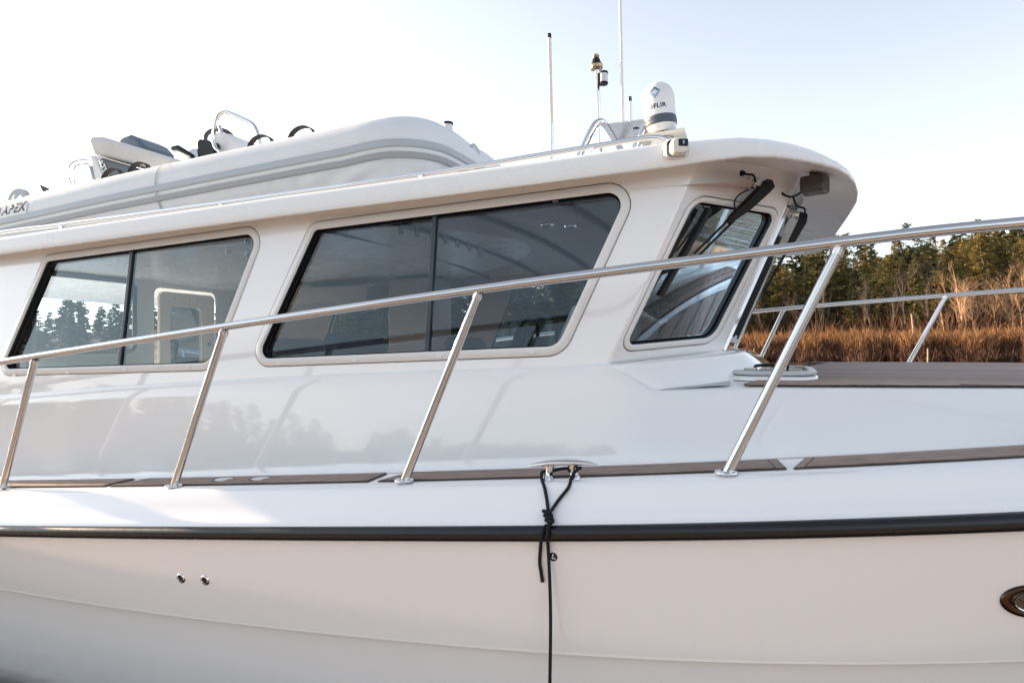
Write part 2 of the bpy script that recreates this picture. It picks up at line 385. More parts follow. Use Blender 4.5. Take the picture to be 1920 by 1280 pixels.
# trunk: cabin lower side and foredeck
XT = sorted([x for x in XS if -8 <= x <= 3.3 and not -.62 < x < -.2] + [-.62 + .021 * i for i in range(20)])
def sec_trunk(x):
    n = nar(x); d = z_d(x); yb, ye, e = y_b(x), y_e(x), z_e(x)
    if x > 2.4: e = e + (d + .02 - e) * sst(2.4, 3.3, x)
    l = z_l(min(x, -.3)); f = sst(-.52, -.30, x); yl = 2.347 + .12 * l
    y1, z1 = yl + (ye - .002 - yl) * f, (l - .012) + (e - .014 - l + .012) * f          # top of the flat side
    P = [(yb - .012, d + .001), (yb - .003, d + .004), (yb + .003, d + .016)]
    for t in (.12, .3, .5, .7, .88): P.append((yb + (y1 - yb) * (t ** 1.08), d + (z1 - d) * t))
    P += [(y1, z1), (y1 + .006, z1 + .010), (y1 + .016, z1 + .015 + .005 * f)]
    for k in range(1, 9):
        y = y1 + .016 + (YC - y1 - .016) * k / 8; P.append((y, z1 + .010)) if x < -.31 else P.append((y, (zt(x, y) if x <= 2.4 else zt(x, y) + (d + .03 - zt(x, y)) * sst(2.4, 3.3, x))))
    return P
a = [[(x, y, z) for y, z in sec_trunk(x)] for x in XT]
MB().grid(a).grid([[mir(p) for p in r] for r in a]).build('coachroof', 'gel', boat, smooth=60)
# moulded skirt round the foot of the deckhouse
def xfold(b): return -.476 + .42 * b
E1 = Vector((.7071, .7071, 0))
def fold(b): return Vector((xfold(b), 2.36 + .12 * b, b))
LA = .525
st = []
for x in [-.64, -.58, -.53]:
    l = z_l(x); st.append(((x, 2.362 + .12 * l, l + .004), (x, 2.354 + .12 * l, l), (x, 2.347 + .12 * l, l - .010), (x, y_e(x) + .004 + .25 * (2.347 + .12 * l - y_e(x)), l + (z_e(x) - l) * .5), (x, y_e(x) + .004, z_e(x) - .006)))
def stt(ti, to, bt, drop=.010):
    ti, to = Vector(ti), Vector(to); bz = Vector((bt[0], bt[1], zt(bt[0], bt[1]) - .003)); q = to + (bz - to) * .05; q.z = to.z - drop
    mid = (q + bz) / 2; mid.z += .006
    return (ti, to, q, mid, bz)
st += [stt((-.47, 2.362, -.064), (-.464, 2.345, -.066), (-.43, 2.350)),
       stt((-.40, 2.43, -.055), (-.375, 2.40, -.057), (-.30, 2.40)),
       stt((-.30, 2.53, -.042), (-.265, 2.495, -.044), (-.17, 2.485)),
       stt((-.20, 2.63, -.028), (-.14, 2.585, -.030), (-.06, 2.60)),
       stt((-.12, 2.72, -.016), (-.055, 2.68, -.017), (.02, 2.72)),
       stt((-.108, 2.78, -.012), (-.03, 2.745, -.013), (.06, 2.83)),
       stt((-.108, 2.86, -.011), (-.02, 2.86, -.012), (.085, 2.96)),
       stt((-.108, 3.2, -.010), (-.012, 3.2, -.011), (.10, 3.25)),
       stt((-.108, YC, -.008), (-.006, YC, -.008), (.11, YC))]
sr = [[Vector(p) for p in s] for s in st]
full = sr + [[mir(p) for p in s] for s in sr[-2::-1]]
# densify across for a soft shoulder
MB().grid([smoothpath(s, 3) for s in full]).build('deckhouse_skirt', 'gel', boat, smooth=65)

# ---- deckhouse walls and windows
def ms(a, b, o=0.): return Vector((a, 2.36 + .12 * b, b)) + Vector((0, -.993, .119)) * o
NC = Vector((.6917, -.6917, -.2075)).normalized()
def mc(a, b, o=0.): return fold(b) + E1 * a + NC * o
NF = Vector((1, 0, -.42)).normalized()
def mf(a, b, o=0.): return Vector((xfold(b) + LA * .7071, a, b)) + NF * o
def mp_(a, b, o=0.): return mir(ms(a, b, o))
def mcp(a, b, o=0.): return mir(mc(a, b, o))
XA = -4.6
def ma(a, b, o=0.): return Vector((XA - o, a, b))
def ring(mb, la, lb): mb.grid([la, lb], closed=True); return mb
def window(cs, mapper, band, mull=None, depth=.024, drains=(), gap=.0035, mirror=False, gm='glass'):
    G = rpoly(cs); Bn = rpoly(offs(cs, band)); O = rpoly(offs(cs, band + gap)); I = rpoly(offs(cs, -.007)); I0 = rpoly(offs(cs, .006))
    mm = lambda lp, o: [mapper(a, b, o) for a, b in lp]
    f = MB(); B2 = rpoly(offs(cs, band - .004))
    f.grid([mm(Bn, -.02), mm(Bn, .002), mm(B2, .006), mm(I0, .006), mm(I0, .003), mm(G, .001), mm(G, -.004)], closed=True)
    wob = f.build('window', 'frame', boat, smooth=50)
    s = MB(); s.grid([mm(G, -.003), mm(G, -depth), mm(I, -depth + .004), mm(I, -depth - .004), mm(G, -depth - .004), mm(G, -.055)], closed=True)
    s.grid([mm(O, -.010), mm(Bn, -.010)], closed=True)
    s.build('seal', 'seal', wob, smooth=50)
    if mull is None:
        MB().poly(mm(G, -depth)).build('pane', gm, wob, smooth=0)
    else:
        # sliding pane sits one step deeper than the fixed one
        def clip(lp, x, keep):
            out = []
            for i in range(len(lp)):
                p, q = lp[i], lp[(i + 1) % len(lp)]
                ip, iq = (p[0] - x) * keep >= 0, (q[0] - x) * keep >= 0
                if ip: out.append(p)
                if ip != iq: t = (x - p[0]) / (q[0] - p[0]); out.append((x, p[1] + (q[1] - p[1]) * t))
            return out
        mx, mwid = mull
        MB().poly(mm(clip(G, mx - mwid * .3, -1), -depth - .012)).build('pane', 'glass', wob, smooth=0)
        MB().poly(mm(clip(G, mx + mwid * .3, 1), -depth)).build('pane', 'glass', wob, smooth=0)
        ys = [b for a, b in clip(clip(G, mx - .001, 1), mx + .001, -1)]; y0, y1 = min(ys), max(ys)
        q = [(mx - mwid / 2, y0), (mx + mwid / 2, y0), (mx + mwid / 2, y1), (mx - mwid / 2, y1)]
        MB().prism(mm(q, -depth + .010), mapper(0, 0, -.03) - mapper(0, 0, 0)).build('mullion', 'mull', wob, smooth=0, bevel=.002)
    for a, b in drains:
        lp = rpoly([(a - .013, b - .006, .005), (a + .013, b - .006, .005), (a + .013, b + .006, .005), (a - .013, b + .006, .005)], 3)
        MB().prism(mm(lp, .005), mapper(0, 0, .006) - mapper(0, 0, 0)).build('drain_cover', 'frame', wob, smooth=0, bevel=.002)
    return O, G
M['mull'] = mat('mullion_grey', (.03, .042, .05), .3)
def sidepx(L): out = []; [out.append((aty(px, py, 2.36, .12).x, aty(px, py, 2.36, .12).z, r)) for px, py, r in L]; return out
W2 = sidepx([(481, 673, .045), (1046, 649, .07), (1180, 356, .055), (590, 431, .03)])
W1 = sidepx([(3, 692, .045), (393, 680, .07), (486, 436, .055), (88, 490, .03)])
def aside(px, py): p = aty(px, py, 2.36, .12); return p.x, p.z
dr2 = [aside(525, 682), (aside(668, 676)), aside(825, 669), aside(998, 661)]
dr1 = [aside(30, 703), aside(130, 699), aside(237, 694), aside(355, 688)]
BAND = .036
O2, G2 = window(W2, ms, BAND, (aside(804, 530)[0], .019), drains=dr2)
O1, G1 = window(W1, ms, BAND, (aside(229, 580)[0], .019), drains=dr1)
P2, Q2 = window(W2, mp_, BAND, (aside(804, 530)[0], .019))
P1, Q1 = window(W1, mp_, BAND, (aside(229, 580)[0], .019))
def cpx(L):
    out = []
    for px, py, r in L:
        p = onpl(px, py, fold(0), NC); out.append(((p - fold(p.z)).dot(E1), p.z, r))
    return out
WC = cpx([(1173, 648, .035), (1337, 633, .05), (1455, 402, .04), (1303, 377, .045)])
OC, GC = window(WC, mc, .022, None, depth=.03, gm='glassc')
PC, QC = window(WC, mcp, .022, None, depth=.03, gm='glassc')
yk = lambda b: 2.36 + .12 * b + LA * .7071
WF1 = [(yk(.0) + .055, .05, .04), (YC - .05, .05, .04), (YC - .05, .565, .04), (yk(.56) + .055, .565, .04)]
WF2 = [(2 * YC - a, b, r) for a, b, r in WF1][::-1]
OF1, GF1 = window(WF1, mf, .028); OF2, GF2 = window(WF2, mf, .028)
TOPZ = .668; WT = .725
def side_outer(inset=0.):
    xs = [-5.1, -4.6, -3.92, -3.5, -3.09, -2.4, -1.665, -1.0]
    lo = [(x, z_l(x) - .03) for x in xs] + [(xfold(-.09) - .085, -.09)]
    return lo + [(xfold(WT) - .085, WT), (-.6, WT), (-1.2, .69), (-2.2, .655), (-3.2, .62), (-4.2, .58), (-5.1, .55)]
fill_holes(side_outer(), [O1, O2], ms, 'side_wall', 'gel', boat)
fill_holes(side_outer(), [P1, P2], mp_, 'side_wall', 'gel', boat)
KC = .012; KS = .085
co = [(KC, -.07), (LA - .018, -.04), (LA - .018, WT), (KC, WT)]
fill_holes(co, [OC], mc, 'corner_wall', 'gel', boat); fill_holes(co, [PC], mcp, 'corner_wall', 'gel', boat)
fo = [(yk(-.03) + .018, -.03), (2 * YC - yk(-.03) - .018, -.03), (2 * YC - yk(WT) - .018, WT), (yk(WT) + .018, WT)]
fill_holes(fo, [OF1, OF2], mf, 'front_wall', 'gel', boat)
def blend(A, B, c, n=8): return [(A * (1 - t) ** 2 + c * 2 * t * (1 - t) + B * t * t) for t in [k / n for k in range(n + 1)]]
bs = [-.09 + (WT + .09) * k / 10 for k in range(11)]
for fm in (lambda p: p, mir):
    MB().grid([[fm(q) for q in blend(ms(xfold(b) - KS, b), mc(KC, b), fold(b) - Vector((.012, 0, 0)))] for b in bs]).build('cabin_corner', 'gel', boat, smooth=80)
    MB().grid([[fm(q) for q in blend(mc(LA - .018, b), mf(yk(b) + .018, b), mc(LA, b))] for b in bs]).build('windscreen_post', 'gel', boat, smooth=80)
# polished strip down the windscreen post, right beside the front glass
for fm in (lambda p: p, mir):
    MB().prism([fm(mf(yk(.0) + .020, -.01, .001)), fm(mf(yk(.0) + .034, -.01, .001)), fm(mf(yk(.6) + .034, .60, .001)), fm(mf(yk(.6) + .020, .60, .001))], NF * .012).build('windscreen_trim', 'steel', boat, smooth=0)
# aft bulkhead with a window and the door
AW = [(2.62, -.02, .04), (3.70, -.02, .04), (3.70, .50, .04), (2.62, .50, .04)]
OA, GA = window(AW, ma, .03)
DO = rpoly([(3.90, -.9, .02), (4.54, -.9, .02), (4.54, .49, .06), (3.90, .49, .06)])
fill_holes([(2.36, -1.0), (5.19, -1.0), (5.12, .66), (2.43, .66)], [OA, DO], ma, 'aft_wall', 'gel', boat)
door = MB()
D1 = rpoly([(3.93, -.88, .02), (4.50, -.88, .02), (4.50, .46, .05), (3.93, .46, .05)]); D2 = rpoly([(4.03, -.30, .05), (4.36, -.30, .05), (4.36, .34, .05), (4.03, .34, .05)])
door.grid([[ma(a, b, 0.) for a, b in D1], [ma(a, b, -.03) for a, b in D1], [ma(a, b, -.03) for a, b in D2], [ma(a, b, 0.) for a, b in D2], [ma(a, b, 0.) for a, b in D1]], closed=True)
door = door.build('door', 'cream', boat, smooth=30)
MB().poly([ma(a, b, -.012) for a, b in D2]).build('pane', 'glass', door, smooth=0)
MB().lathe([(0, .0), (.02, 0), (.02, .012), (.008, .016), (.008, .05), (.0, .05)], ma(4.43, .02, -.03), Vector((1, 0, 0)), 12).build('handle', 'steel', door)
for k in range(4): MB().lathe([(0, .006), (.006, .005), (.008, 0)], ma(4.08 + .075 * k, .41, -.03), Vector((1, 0, 0)), 8).build('screw', 'steel', door)
# ---- cabin interior
def liner(outer, holes, mapper, name):
    fill_holes(outer, holes, lambda a, b: mapper(a, b, -.052), name, 'lining', boat)
so_ = [(-4.58, -.85), (xfold(-.1) - .11, -.85), (xfold(-.1) - .11, -.1), (xfold(.64) - .11, .64), (-4.58, .60)]
liner(so_, [G1, G2], ms, 'inner_lining'); liner(so_, [Q1, Q2], mp_, 'inner_lining')
cl = MB(); rows = []
for x in [-4.6 + .2 * i for i in range(24)]:
    rows.append([(x, YC + t * 1.345, .595 + .055 * (1 - t * t)) for t in [-1 + .125 * k for k in range(17)]])
cl.grid(rows).build('headlining', 'lining', boat, smooth=60)
for i in range(9):
    x = -3.95 + .46 * i
    MB().tube([(x, YC + t * 1.335, .586 + .055 * (1 - t * t)) for t in [-1 + .125 * k for k in range(17)]], .015, 8).build('ceiling_batten', 'batten', boat)
def spot(x, y):
    z = .59 + .055 * (1 - ((y - YC) / 1.345) ** 2); s = MB(); s.tube([(x, y, z), (x, y, z - .03)], .004, 6); s.lathe([(.0, .012), (.012, .01), (.015, -.008), (.014, -.026), (.0, -.027)], (x, y, z - .035), seg=12)
    return s.build('ceiling_spotlight', 'steel', boat)
for k in range(7): spot(-1.61, 2.75 + .16 * k)
for k in range(4): spot(-2.99, 3.05 + .16 * k)
for k in range(3): spot(-2.53, 2.72 + .13 * k)
for x, y in ((-2.3, 3.0), (-1.0, 3.2), (-.9, 3.3), (-1.9, 3.9), (-3.3, 3.6)):
    z = .593 + .055 * (1 - ((y - YC) / 1.345) ** 2)
    MB().lathe([(0, -.004), (.026, -.004), (.03, -.010), (.038, -.008), (.04, 0)], (x, y, z), seg=20).build('downlight', 'steel', boat)
MB().poly([(-4.6, 2.4, -.88), (0, 2.4, -.8), (0, 5.15, -.8), (-4.6, 5.15, -.88)]).build('cabin_sole', 'cabinet', boat, smooth=0)
# dashboard, console, wheel, seats
dash = MB().grid([[(-.85, y, -.6), (-.85, y, -.10), (-.80, y, -.03), (-.62, y, .0), (-.30, y, -.03), (-.20, y, -.05)] for y in (2.75, 3.2, YC, 4.4, 4.8)]).build('dashboard', 'grey', boat, smooth=30)
con = MB().prism([(-.93, 2.95, -.10), (-.50, 2.95, -.10), (-.47, 2.95, .14), (-.56, 2.95, .20), (-.80, 2.95, .20)], (0, .62, 0)).build('instrument_pod', 'white', boat, smooth=0, bevel=.02)
MB().box((-.90, 3.1, .04), (.012, .16, .12)).build('screen', 'plastic', con, smooth=0, bevel=.004)
MB().prism([(-1.09, 2.86, -.04), (-1.03, 2.86, -.04), (-.99, 2.86, .09), (-1.05, 2.86, .09)], (0, .13, 0)).build('chart_plotter', 'plastic', boat, smooth=0, bevel=.008)
wr = [Vector((-1.12 + .04 * math.sin(q), 3.18 + .19 * math.cos(q), -.02 + .17 * math.sin(q))) for q in [2 * math.pi * k / 28 for k in range(29)]]
wheel = MB().tube(wr, .012, 8, caps=False).build('steering_wheel', 'plastic', boat)
for k in range(3):
    q = 2 * math.pi * k / 3 + .5; MB().tube([(-1.12, 3.18, -.02), (-1.12 + .04 * math.sin(q), 3.18 + .19 * math.cos(q), -.02 + .17 * math.sin(q))], .007, 6).build('spoke', 'steel', wheel)
def seat(x, y, w):
    s = MB().prism([(x, y, -.55), (x + .5, y, -.55), (x + .5, y, -.40), (x + .06, y, -.42), (x - .06, y, .06), (x - .14, y, .08), (x - .16, y, .02)], (0, w, 0)).build('helm_seat', 'seatf', boat, smooth=0, bevel=.03)
    MB().box((x + .2, y + w / 2, -.7), (.12, .12, .36)).build('pedestal', 'steel', s, smooth=0, bevel=.01)
seat(-2.0, 2.85, .5); seat(-1.9, 4.1, .55); seat(-3.6, 4.2, .7)
MB().grid([[(-2.30 + .011 * i + .005 * math.sin(z * 5), 2.50 + .018 * math.sin(i * 2.4), z) for z in (-.1, .1, .3, .45, .56)] for i in range(13)]).build('curtain', 'curtain', boat, smooth=80)
MB().grid([[(-3.95 + .010 * i, 2.50 + .018 * math.sin(i * 2.4), z) for z in (-.16, .1, .3, .5)] for i in range(8)]).build('curtain', 'curtain', boat, smooth=80)
MB().box((-2.65, 4.85, .12), (.42, .36, .9)).build('locker', 'lining', boat, smooth=0, bevel=.02)
MB().box((-3.4, 4.75, .44), (.9, .5, .14)).build('overhead_locker', 'lining', boat, smooth=0, bevel=.02)

# ---- roof with its visor
RO = [(-6.5, 2.32), (-5, 2.32), (-4, 2.32), (-3, 2.32), (-2, 2.32), (-1.2, 2.32), (-.7, 2.32), (-.45, 2.322), (-.28, 2.328), (-.14, 2.345), (-.02, 2.375), (.08, 2.415), (.165, 2.465), (.235, 2.525), (.295, 2.60),
      (.34, 2.68), (.375, 2.77), (.40, 2.88), (.415, 3.02), (.42, 3.2), (.423, 3.45), (.425, YC)]
def zb(x, y):
    side = pw([(-9, .36), (-3.886, .509), (-2.051, .581), (-.78, .618), (-.208, .642), (-.06, .662), (.06, .663), (.15, .656), (.23, .650), (.30, .645), (.34, .638), (.38, .625), (.41, .607), (.43, .60)], x)
    return side
def zh(x, y): return pw([(-9, .098), (-.3, .088), (-.1, .074), (.08, .056), (.2, .044), (.3, .034), (.36, .026), (.43, .018)], x)
def inw(x, y, d):
    """step inwards from the rim, towards the roof's spine"""
    c = Vector((min(x - .05, -.5) if x > -.5 else x, YC, 0)); v = (c - Vector((x, y, 0)))
    return Vector((x, y, 0)) + v.normalized() * d
def sofz(p):  # underside height inside the rim
    return min(.668, zb(min(p.x, -.1), 0) + .02) if p.x < -.2 else .668
rows = []
for x, y in RO:
    b, h = zb(x, y), zh(x, y)
    r = []
    f = sst(-.25, .3, x)                       # 0 on the straight side, 1 round the visor
    w_in = .125 + .13 * f
    for d, z in ((w_in, b + .028 + .02 * f), (w_in * .6, b + .024 + .012 * f), (w_in * .3, b + .014 + .004 * f), (.020, b + .002), (.006, b), (.0015, b + .002), (0, b + .006), (0, b + h * .35)):
        q = inw(x, y, d); r.append(Vector((q.x, q.y, z)))
    for d, z in ((.004, b + h * .85), (.010, b + h * .97), (.022, b + h + .006), (.06, b + h + .014 + .018 * f), (.14, b + h + .03 + .035 * f), (.35, b + h + .058 + .03 * f)):
        q = inw(x, y, d); r.append(Vector((q.x, q.y, z)))
    rows.append(r)
full = rows + [[mir(p) for p in r] for r in rows[-2::-1]]
rf = MB().grid(full)
# crown of the roof and the closed underside
top = [r[-1] for r in full]; bot = [r[0] for r in full]; n = len(top)
def cap(edge, dz):
    for i in range(n // 2):
        a, b_, c, d_ = edge[i], edge[i + 1], edge[n - 2 - i], edge[n - 1 - i]
        A = [a.lerp(d_, t / 8) + Vector((0, 0, dz * (1 - (2 * t / 8 - 1) ** 2))) for t in range(9)]
        B = [b_.lerp(c, t / 8) + Vector((0, 0, dz * (1 - (2 * t / 8 - 1) ** 2))) for t in range(9)]
        rf.grid([A, B])
cap(top, .035); cap(bot, .02)
roof = rf.build('roof', 'gelr', boat, smooth=50, merge=True)
def zroof(x, y):
    h = zb(x, 2.32) + zh(x, 2.32); e = y - 2.32 if y < YC else 2 * YC - y - 2.32
    return h + pw([(0, 0), (.022, .006), (.06, .014), (.14, .03), (.35, .058), (.9, .083), (1.455, .093)], e)
for y in (2.5, 5.05): MB().tube([(-6.2, y, -1.0), (-6.2, y, .47)], .025, 12).build('roof_post', 'steel', boat)
# roof hand rail
rp_ = [aty(px, py, 2.42) for px, py in ((0, 436), (115, 421.5), (415, 381), (790, 327), (1000, 293), (1130, 272), (1190, 262))]
hp = [Vector((-6, 2.42, .585))] + rp_ + [aty(1215, 258.5, 2.42), aty(1235, 258.5, 2.415), aty(1252, 263, 2.405), aty(1266, 271, 2.40)]
grab = MB().tube(smoothpath(hp, 6), .0105, 12).build('roof_rail', 'steel', boat)
for px, py in ((115, 421.5), (415, 381), (790, 327), (1110, 275)):
    p = aty(px, py, 2.42); MB().tube([p, (p.x, p.y, zroof(p.x, 2.42) - .005)], .010, 10).lathe([(.02, 0), (.02, .004), (.012, .008)], (p.x, p.y, zroof(p.x, 2.42) - .004), seg=14).build('rail_post', 'steel', grab)
# ---- deck rails
def rail(fm, name):
    pth = [(-5.2, 2.05, -.262), (-4.4, 2.05, -.19), (-3.433, 2.05, -.075), (-3.183, 2.05, -.046), (-2.031, 2.05, .082), (-.892, 2.05, .200), (.238, 2.05, .300), (.689, 2.075, .331), (1.3, 2.18, .365), (2.1, 2.45, .40), (3.0, 2.95, .44), (3.7, 3.45, .46), (3.9, YC, .465)]
    return MB().tube([fm(p) for p in smoothpath(pth, 8)], .0165, 16).build(name, 'steelr', boat)
M['steelr'] = mat('polished_rail', (.60, .60, .60), .09, 1., rvar=.04, vscale=25)
def stanchion(base, top, fm, par):
    b, t = Vector(base), Vector(top); b.z += .0
    s = MB().tube([fm(b + Vector((0, 0, -.004))), fm(t)], .0155, 16).build('stanchion', 'steelr', par)
    MB().lathe([(0.02, .001), (.034, .001), (.0355, .003), (.034, .0065), (.024, .009), (.017, .010)], fm(b + (t - b) * .004), seg=28).build('base_flange', 'steel', s)
    q = (t - b).normalized()
    MB().tube([fm(t - q * .022), fm(t - q * .006)], [.0185, .0185], 16).build('rail_joint', 'steel', s)
rs = rail(lambda p: p, 'deck_rail'); rp2 = rail(mir, 'deck_rail')
for bx, tx in (((5, 913), (66, 674)), ((325, 913), (421, 618)), ((757, 903), (898, 549)), ((1361, 889), (1574, 464))):
    stanchion(aty(*bx, 2.05), aty(*tx, 2.05), lambda p: p, rs)
stanchion((-4.55, 2.05, z_d(-4.55)), (-4.3, 2.05, -.18), lambda p: p, rs)
for bx, tx in ((-.06, .243), (.99, 1.306), (1.95, 2.2), (-1.15, -.86), (-2.25, -1.98), (-3.35, -3.1)):
    n = nar(bx); zz = pw([(-3.183, -.046), (-2.031, .082), (-.892, .2), (.238, .3), (.689, .331), (1.3, .365), (2.2, .405)], tx); yt = pw([(.238, 2.05), (.689, 2.075), (1.3, 2.18), (2.1, 2.45), (3, 2.95)], tx)
    stanchion((bx, 2.05 + n, z_d(bx)), (tx, yt, zz), mir, rp2)
stanchion((1.0, 2.05 + nar(1.0), z_d(1.0)), (1.32, 2.19, .366), lambda p: p, rs); stanchion((2.0, 2.05 + nar(2.0), z_d(2.0)), (2.3, 2.54, .41), lambda p: p, rs)
# raised bulwark at the bow, seen beyond the foredeck
for fm in (lambda p: p, mir):
    q = MB(); rows = []
    for i in range(26):
        x = 1.0 + .11 * i; n = nar(x); h = (.12 if x > 1.02 else .118) ; zt_ = pw([(1.0, -.155), (1.5, -.145), (4, -.02)], x)
        y0 = min(YC - .02, 1.985 + n); y1 = min(YC - .005, 2.11 + n)
        rows.append([(x, y0 - .01, z_d(x) - .01), (x, y0, zt_ - .02), (x, y0 + .01, zt_ - .004), (x, y0 + .03, zt_), (x, y1 - .03, zt_), (x, y1 - .01, zt_ - .004), (x, y1, zt_ - .02), (x, y1 + .005, z_d(x) - .01)])
    q.grid([[fm(p) for p in r] for r in rows]); q.poly([fm(p) for p in rows[0]]); q.build('bow_bulwark', 'gel', boat, smooth=50)
# ---- teak on the side deck: panels of planks let into black caulking
def decky(x): return nar(x)
def strip(x0, x1, ya, yb, dz, th, sk0=0., sk1=0., n=None):
    """a slat following the deck's sheer; ends may be cut askew"""
    n = n or max(2, int((x1 - x0) / .12)); m_ = MB(); rows = []
    for i in range(n + 1):
        t = i / n; r = []
        for y, z in ((ya, dz), (ya, dz + th), (yb, dz + th), (yb, dz)):
            x = (x0 + sk0 * (y - 2.08)) * (1 - t) + (x1 + sk1 * (y - 2.08)) * t
            r.append((x, y + nar(x), z_d(x) + z))
        rows.append(r)
    m_.grid(rows, closed=True); m_.poly(rows[0]); m_.poly(rows[-1]); return m_
tpx = lambda px, py: aty(px, py, 2.08).x
panels = [(-4.9, tpx(196, 915)), (tpx(206, 915), tpx(690, 905)), (tpx(708, 904), tpx(1476, 884)), (tpx(1489, 884), 2.3)]
for k, (x0, x1) in enumerate(panels):
    tp = strip(x0, x1, 2.078, 2.252, .0015, .003, .25, -.12).build('deck_teak', 'caulk', boat, smooth=0)
    e = .034
    for j in range(3):
        w = (.174 - 2 * .006) / 3; ya = 2.084 + j * w
        strip(x0 + e, x1 - e, ya + .0022, ya + w - .0022, .004, .004, .25, -.12).build('plank', 'teak', tp, smooth=0)
    strip(x0 + .005, x0 + e - .004, 2.083, 2.247, .004, .004, .25, .25, 2).build('plank', 'teak', tp, smooth=0)
    strip(x1 - e + .004, x1 - .005, 2.083, 2.247, .004, .004, -.12, -.12, 2).build('plank', 'teak', tp, smooth=0)
for px in (420, 489):
    p = aty(px, 907, 2.165); fl = MB().lathe([(0, .0012), (.026, .0012), (.03, .0022), (.036, .0024), (.040, .001), (.04, -.004)], (p.x, 2.165, z_d(p.x) + .008), seg=28).build('deck_filler', 'steel', boat)
    MB().lathe([(.046, .0), (.046, .0025), (.041, .0025), (.041, 0)], (p.x, 2.165, z_d(p.x) + .0075), seg=28).build('filler_ring', 'caulk', fl)
# ---- foredeck teak
def fstrip(y0, y1, xa, xb, dz, th, n=10):
    rows = []
    for i in range(n + 1):
        t = i / n; r = []
        for y, z in ((y0, dz), (y0, dz + th), (y1, dz + th), (y1, dz)):
            x = xa(y) * (1 - t) + xb * t; r.append((x, y, zt(x, min(y, 2 * YC - y)) + z))
        rows.append(r)
    m_ = MB().grid(rows, closed=True); m_.poly(rows[0]); m_.poly(rows[-1]); return m_
xa_ = lambda y: pw([(2.40, -.02), (2.45, -.035), (2.9, .13), (YC, .37), (2 * YC - 2.9, .13), (5.15, -.03)], y)
ft = fstrip(2.412, 2 * YC - 2.412, xa_, 2.2, .0015, .001, 4)
ft = MB(); rows = []
for k in range(41):
    y = 2.412 + (2 * YC - 4.824) * k / 40
    rows.append([((xa_(y) * (1 - t) + 2.3 * t), max(y, 0), 0) for t in [i / 10 for i in range(11)]])
def fz(x, y): return zt(x, min(y, 2 * YC - y))
def yed(x): return y_e(x) + .022
rows2 = []
for r in rows:
    q = []
    for x, y, _ in r:
        lo = yed(x); y2 = max(lo, min(2 * YC - lo, y)); q.append((x, y2, fz(x, y2) + .0018))
    rows2.append(q)
ft = MB().grid(rows2).build('foredeck_teak', 'caulk', boat, smooth=60)
PW_ = .058; NP = int((2 * YC - 2 * 2.415) / PW_)
for k in range(NP):
    y0 = 2.415 + k * PW_ + .003; y1 = y0 + PW_ - .006; gy = .010 if k in (4, NP - 5) else 0.
    if gy: y0 += .004; y1 -= .004
    rows = []
    for i in range(15):
        t = i / 14; r = []
        for y, z in ((y0, .0022), (y0, .005), (y1, .005), (y1, .0022)):
            x = (xa_(y) + .012) * (1 - t) + 2.28 * t; lo = yed(x) + .003
            y2 = max(lo, min(2 * YC - lo, y)); r.append((x, y2, fz(x, y2) + z))
        if abs(r[1][1] - r[2][1]) < .004: break
        rows.append(r)
    if len(rows) > 1:
        m_ = MB().grid(rows, closed=True); m_.poly(rows[0]); m_.poly(rows[-1]); m_.build('plank', 'teak', ft, smooth=0)
def skb(x): return pw([(-.43, 2.348), (-.30, 2.40), (-.17, 2.485), (-.06, 2.60), (.02, 2.72), (.06, 2.83)], x)
for fm in (lambda p: p, mir):
    MB().grid([[fm((x, y, zt(x, y) + .0025)) for y in [y_e(x) + .020 + (max(.002, skb(x) - .014 - y_e(x) - .020)) * k / 4 for k in range(5)]] for x in [-.30 + .025 * i for i in range(10)]]).build('nonskid_patch', 'nonskid', boat, smooth=60)
# ---- round-cornered deck hatch in front of the windscreen
hc = Vector((.075, 2.735, 0)); hc.z = zt(hc.x, hc.y)
slope = (zt(hc.x, hc.y + .1) - zt(hc.x, hc.y - .1)) / .2
def hm(a, b, h): return Vector((hc.x + a, hc.y + b, hc.z + b * slope + h))
def hloop(w, d, r, h): return [hm(a, b, h) for a, b in rpoly([(-w, -d, r), (w, -d, r), (w, d, r), (-w, d, r)], 6)]
MB().grid([hloop(.165, .165, .10, .0), hloop(.162, .162, .10, .014), hloop(.15, .15, .09, .018)], closed=True).build('hatch_coaming', 'gel', boat, smooth=50)
ht = MB().grid([hloop(.150, .150, .085, .020), hloop(.158, .158, .09, .023), hloop(.158, .158, .09, .031), hloop(.150, .150, .085, .036), hloop(.128, .128, .07, .036), hloop(.126, .126, .07, .033)], closed=True)
ht = ht.build('deck_hatch', 'hatchf', boat, smooth=50) if 'hatchf' in M else ht.build('deck_hatch', 'steelb', boat, smooth=50)
MB().poly(hloop(.127, .127, .07, .034)).build('hatch_pane', 'hpane', ht, smooth=0)
for a in (-.08, .08):
    MB().prism([hm(a - .022, -.125, .035), hm(a + .022, -.125, .035), hm(a + .022, -.09, .035), hm(a - .022, -.09, .035)], (0, 0, .010)).build('hatch_latch', 'steel', ht, smooth=0, bevel=.003)
MB().tube(smoothpath([hm(-.06, 0, .034), hm(-.05, 0, .046), hm(.05, 0, .046), hm(.06, 0, .034)], 5), .006, 8).build('hatch_handle', 'plastic', ht)
